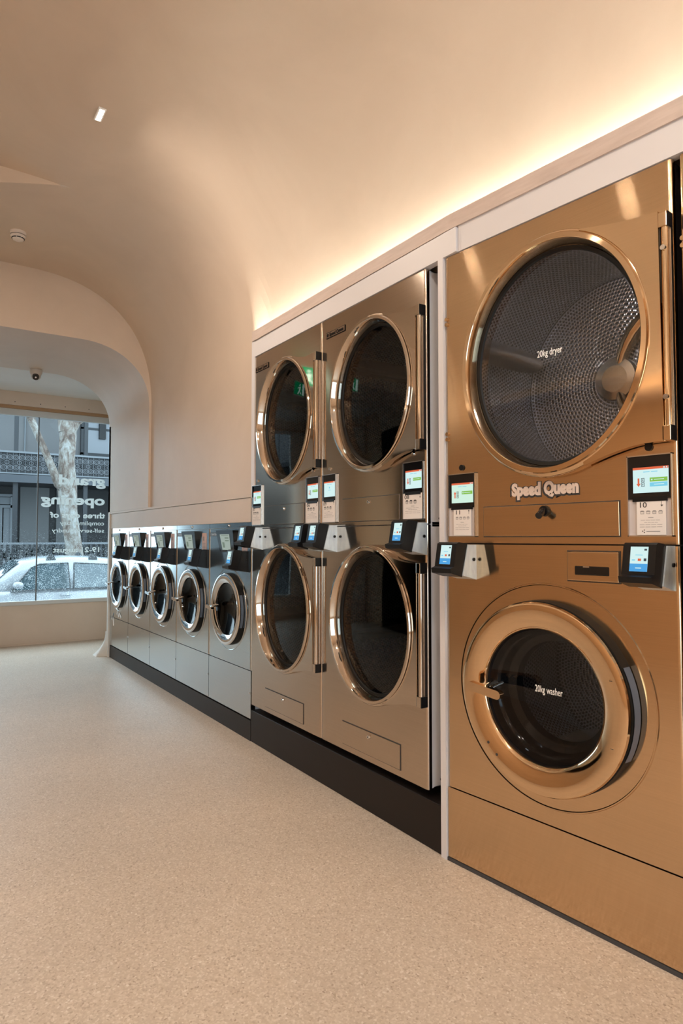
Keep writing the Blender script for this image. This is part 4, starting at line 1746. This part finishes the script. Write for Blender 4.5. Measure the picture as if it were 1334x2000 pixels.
# plane tree
tree = thing('tree', 'mottled plane tree trunk forking on the far pavement behind the car', 'tree', (2.9, 14.3, -.36))
mb = MB()
T = lambda p: (p[0] - 2.9, p[1] - 14.3, p[2] + .36)
mb.tube([T(p) for p in ((2.97, 14.3, -.36), (2.90, 14.3, .1), (2.86, 14.3, .9), (2.78, 14.28, 1.4), (2.72, 14.3, 1.82), (2.68, 14.3, 2.34), (2.66, 14.3, 2.87), (2.68, 14.3, 3.4), (2.66, 14.32, 3.75))], [.26, .20, .165, .16, .165, .19, .155, .165, .17], M_BARK, 20)
mb.build('trunk', tree)
for pts, rr in ((((2.66, 14.28, 2.25), (2.50, 14.22, 2.38), (2.27, 14.15, 2.92), (2.05, 14.1, 3.4), (1.90, 14.05, 3.75), (1.6, 14.0, 4.6)), (.10, .09, .07, .065, .075, .06)),
                (((2.68, 14.3, 3.45), (2.82, 14.3, 3.72), (3.05, 14.3, 3.92), (3.5, 14.3, 4.3)), (.14, .11, .10, .09)),
                (((2.64, 14.3, 3.5), (2.55, 14.3, 4.0), (2.6, 14.3, 4.9)), (.15, .10, .09))):
    mb = MB()
    mb.tube([T(p) for p in pts], rr, M_BARK, 16)
    mb.build('branch', tree)

# terrace house across the street
HY = 17.0
hs = thing('terrace_house', 'grey two-storey terrace house with iron lace balcony across the street', 'house', (3, HY, -.36))
H0 = Vector((-3, -HY, .36))


def hbuild(mb, name):
    o = mb.build(name, hs)
    o.location = H0
    return o


mb = MB()
mb.box(1.15, 12, HY + 1.5, HY + 6, 2.75, 7.2, M_HWALL)
hbuild(mb, 'upper_wall')
mb = MB()
mb.box(1.15, 12, HY + 1.5, HY + 6, -.5, 2.75, M_HDARK)
hbuild(mb, 'lower_wall')
mb = MB()
mb.box(1.15, 12, HY, HY + 1.5, 2.60, 2.80, M_IRON)
hbuild(mb, 'balcony_floor')
mb = MB()
mb.box(1.15, 12, HY - .06, HY + .02, 2.60, 2.78, plain_once('gutter_blue_grey', (0.0396, 0.0468, 0.0576), .5))
hbuild(mb, 'gutter')
mb = MB()
mb.box(1.15, 12, HY - .10, HY + 1.5, 5.6, 5.75, M_IRON)
hbuild(mb, 'verandah_roof')
# pale wall panel, door with glazing and curtain
mb = MB()
mb.box(2.33, 3.02, HY + 1.45, HY + 1.5, .6, 2.62, M_HWALL2)
mb.box(3.20, 3.60, HY + 1.45, HY + 1.5, .6, 2.62, M_HWALL2)
hbuild(mb, 'pale_wall_panel')
mb = MB()
for (a, b2, c, d) in ((1.62, 1.70, .2, 2.35), (2.10, 2.18, .2, 2.35), (1.86, 1.92, .2, 2.05), (1.62, 2.18, 2.05, 2.12), (1.62, 2.18, 2.33, 2.40), (1.62, 2.18, .2, .9)):
    mb.box(a, b2, HY + 1.38, HY + 1.48, c, d, M_RAIL)
dr = hbuild(mb, 'front_door')
mb = MB()
mb.box(1.72, 1.86, HY + 1.42, HY + 1.46, .9, 2.05, M_CURT)
mb.box(1.95, 2.10, HY + 1.42, HY + 1.46, .9, 2.05, M_CURT)
mb.box(1.70, 2.10, HY + 1.42, HY + 1.46, 2.14, 2.32, M_CURT)
mb.build('door_curtain', dr)
for x in (1.2, 2.045, 3.62, 8.6):
    mb = MB()
    mb.box(x - .045, x + .045, HY + .02, HY + .11, 2.8, 5.6, M_IRON)
    mb.box(x - .05, x + .05, HY + .02, HY + .12, -.36, 2.6, M_IRON)
    mb.cyl((x, HY + .065, 5.2), (x, HY + .065, 5.35), .06, M_IRON, n=12)
    hbuild(mb, 'verandah_post')
# upper window
mb = MB()
for (a, b2, c, d) in ((3.78, 3.86, 3.55, 5.1), (4.90, 4.98, 3.55, 5.1), (3.78, 4.98, 3.50, 3.60), (3.78, 4.98, 5.02, 5.10), (3.78, 4.98, 4.24, 4.29)):
    mb.box(a, b2, HY + 1.40, HY + 1.5, c, d, M_IRON)
uw = hbuild(mb, 'upper_window')
mb = MB()
mb.box(3.86, 4.90, HY + 1.44, HY + 1.49, 3.60, 5.02, plain_once('window_reflection_glass', (0.144, 0.1584, 0.18), .1))
mb.build('window_glass', uw)
mb = MB()
mb.box(4.25, 4.42, HY + 1.36, HY + 1.44, 4.0, 4.62, M_HDARK)
mb.box(4.28, 4.39, HY + 1.36, HY + 1.44, 4.62, 4.78, M_HDARK)
mb.build('window_ornament', uw)
# light upper shutters
mb = MB()
for k in range(5):
    mb.box(2.4 + k * 2.0, 2.4 + k * 2.0 + .03, HY + 1.47, HY + 1.5, 2.9, 5.4, M_RAIL)
hbuild(mb, 'wall_battens')

# iron lace railing: one panel repeated along the balcony
lace = MB()


def ringx(mb, cx, cz, r, wd, mat, n=14, a0=0, a1=2 * PI):
    v = []
    for i in range(n + 1):
        t = a0 + (a1 - a0) * i / n
        for rr in (r - wd, r + wd):
            v.append((cx + rr * math.cos(t), 0, cz + rr * math.sin(t)))
    f = [[2 * i, 2 * i + 2, 2 * i + 3, 2 * i + 1] for i in range(n)]
    k = len(v)
    mb.add(v + [(x, .02, z) for x, y, z in v], f + [[q + k for q in g[::-1]] for g in f], mat)


M_LACE = plain('lace_iron_paint', (0.0864, 0.0936, 0.1044), .6)
P_W = .26
for cz in (.13, .37):
    for cx in (.065, .195):
        ringx(lace, cx, cz, .055, .007, M_LACE)
        ringx(lace, cx, cz, .025, .006, M_LACE, 10)
for cz in (.25,):
    for cx in (0.0, .13, .26):
        ringx(lace, cx, cz, .045, .007, M_LACE, 12)
for x in (0, .13):
    lace.box(x - .006, x + .006, 0, .02, .0, .48, M_LACE)
lace_parent = None
mb = MB()
mb.box(1.15, 12, HY - .02, HY + .04, 3.30, 3.345, M_RAIL)
mb.box(1.15, 12, HY - .02, HY + .04, 2.80, 2.83, M_RAIL)
rl = hbuild(mb, 'balcony_rail')
lp = lace.build('lace_panel', rl)
k0 = 0
for i in range(0, 22):
    c = lp if i == 0 else lp.copy()
    if i:
        COL.objects.link(c)
        c.parent = rl
    c.location = (1.2 + i * P_W, HY, 2.82)
mb = MB()  # dark sheet stands in for the shade behind the lace
mb.box(1.15, 12, HY + .03, HY + .05, 2.83, 3.3, M_IRON)
mb.build('lace_shade_backing', rl)

# neighbouring terrace further left, out of the photo but mirrored in the steel fronts
nb = thing('terrace_house', 'grey neighbouring terrace house to the left, outside the photo', 'house', (-10.6, HY, -.36))
for nm_, (z0_, z1_), m_ in (('lower_wall', (0, 3.1), M_HDARK), ('upper_wall', (3.1, 7.6), M_HWALL)):
    mb = MB()
    mb.box(-6, 6.3, 1.5, 6, z0_, z1_, m_)
    mb.build(nm_, nb)
mb = MB()
mb.box(-6, 6.3, 0, 1.5, 2.95, 3.15, M_IRON)
mb.build('balcony_floor', nb)
for x_ in (-5.8, -2.0, 2.0, 6.1):
    mb = MB()
    mb.box(x_ - .06, x_ + .06, 0, .12, 0, 6, M_IRON)
    mb.build('verandah_post', nb)

# front fence with planting
fn = thing('front_fence', 'low fence with a pale rail in front of the terrace house', 'fence', (3, 15.9, -.36))
mb = MB()
mb.box(1.2, 9, 0, .06, 1.50, 1.545, M_RAIL)
f_ = mb.build('top_rail', fn)
f_.location = (-3, 0, 0)
mb = MB()
k = 1.2
while k < 9:
    mb.box(k, k + .05, .01, .04, 0, 1.50, M_IRON)
    k += .11
f_ = mb.build('pickets', fn)
f_.location = (-3, 0, 0)
# hedge behind the fence, leafy
mb = MB()
rr = random.Random(3)
for i in range(2600):
    x = rr.uniform(1.3, 6.5)
    z = rr.uniform(.2, 1.42)
    y = rr.uniform(.1, .5)
    a = rr.uniform(0, PI)
    s_ = rr.uniform(.03, .06)
    dx, dz = math.cos(a) * s_, math.sin(a) * s_
    mb.add([(x - dx, y, z - dz), (x + dz * .5, y + .02, z - dx * .5), (x + dx, y, z + dz), (x - dz * .5, y - .02, z + dx * .5)], [(0, 1, 2, 3)], M_LEAF)
hd = mb.build('hedge', loc=(0, 15.95, -.36))
tag(hd, 'dark leafy hedge behind the low fence across the street', 'hedge')
hd['kind'] = 'stuff'
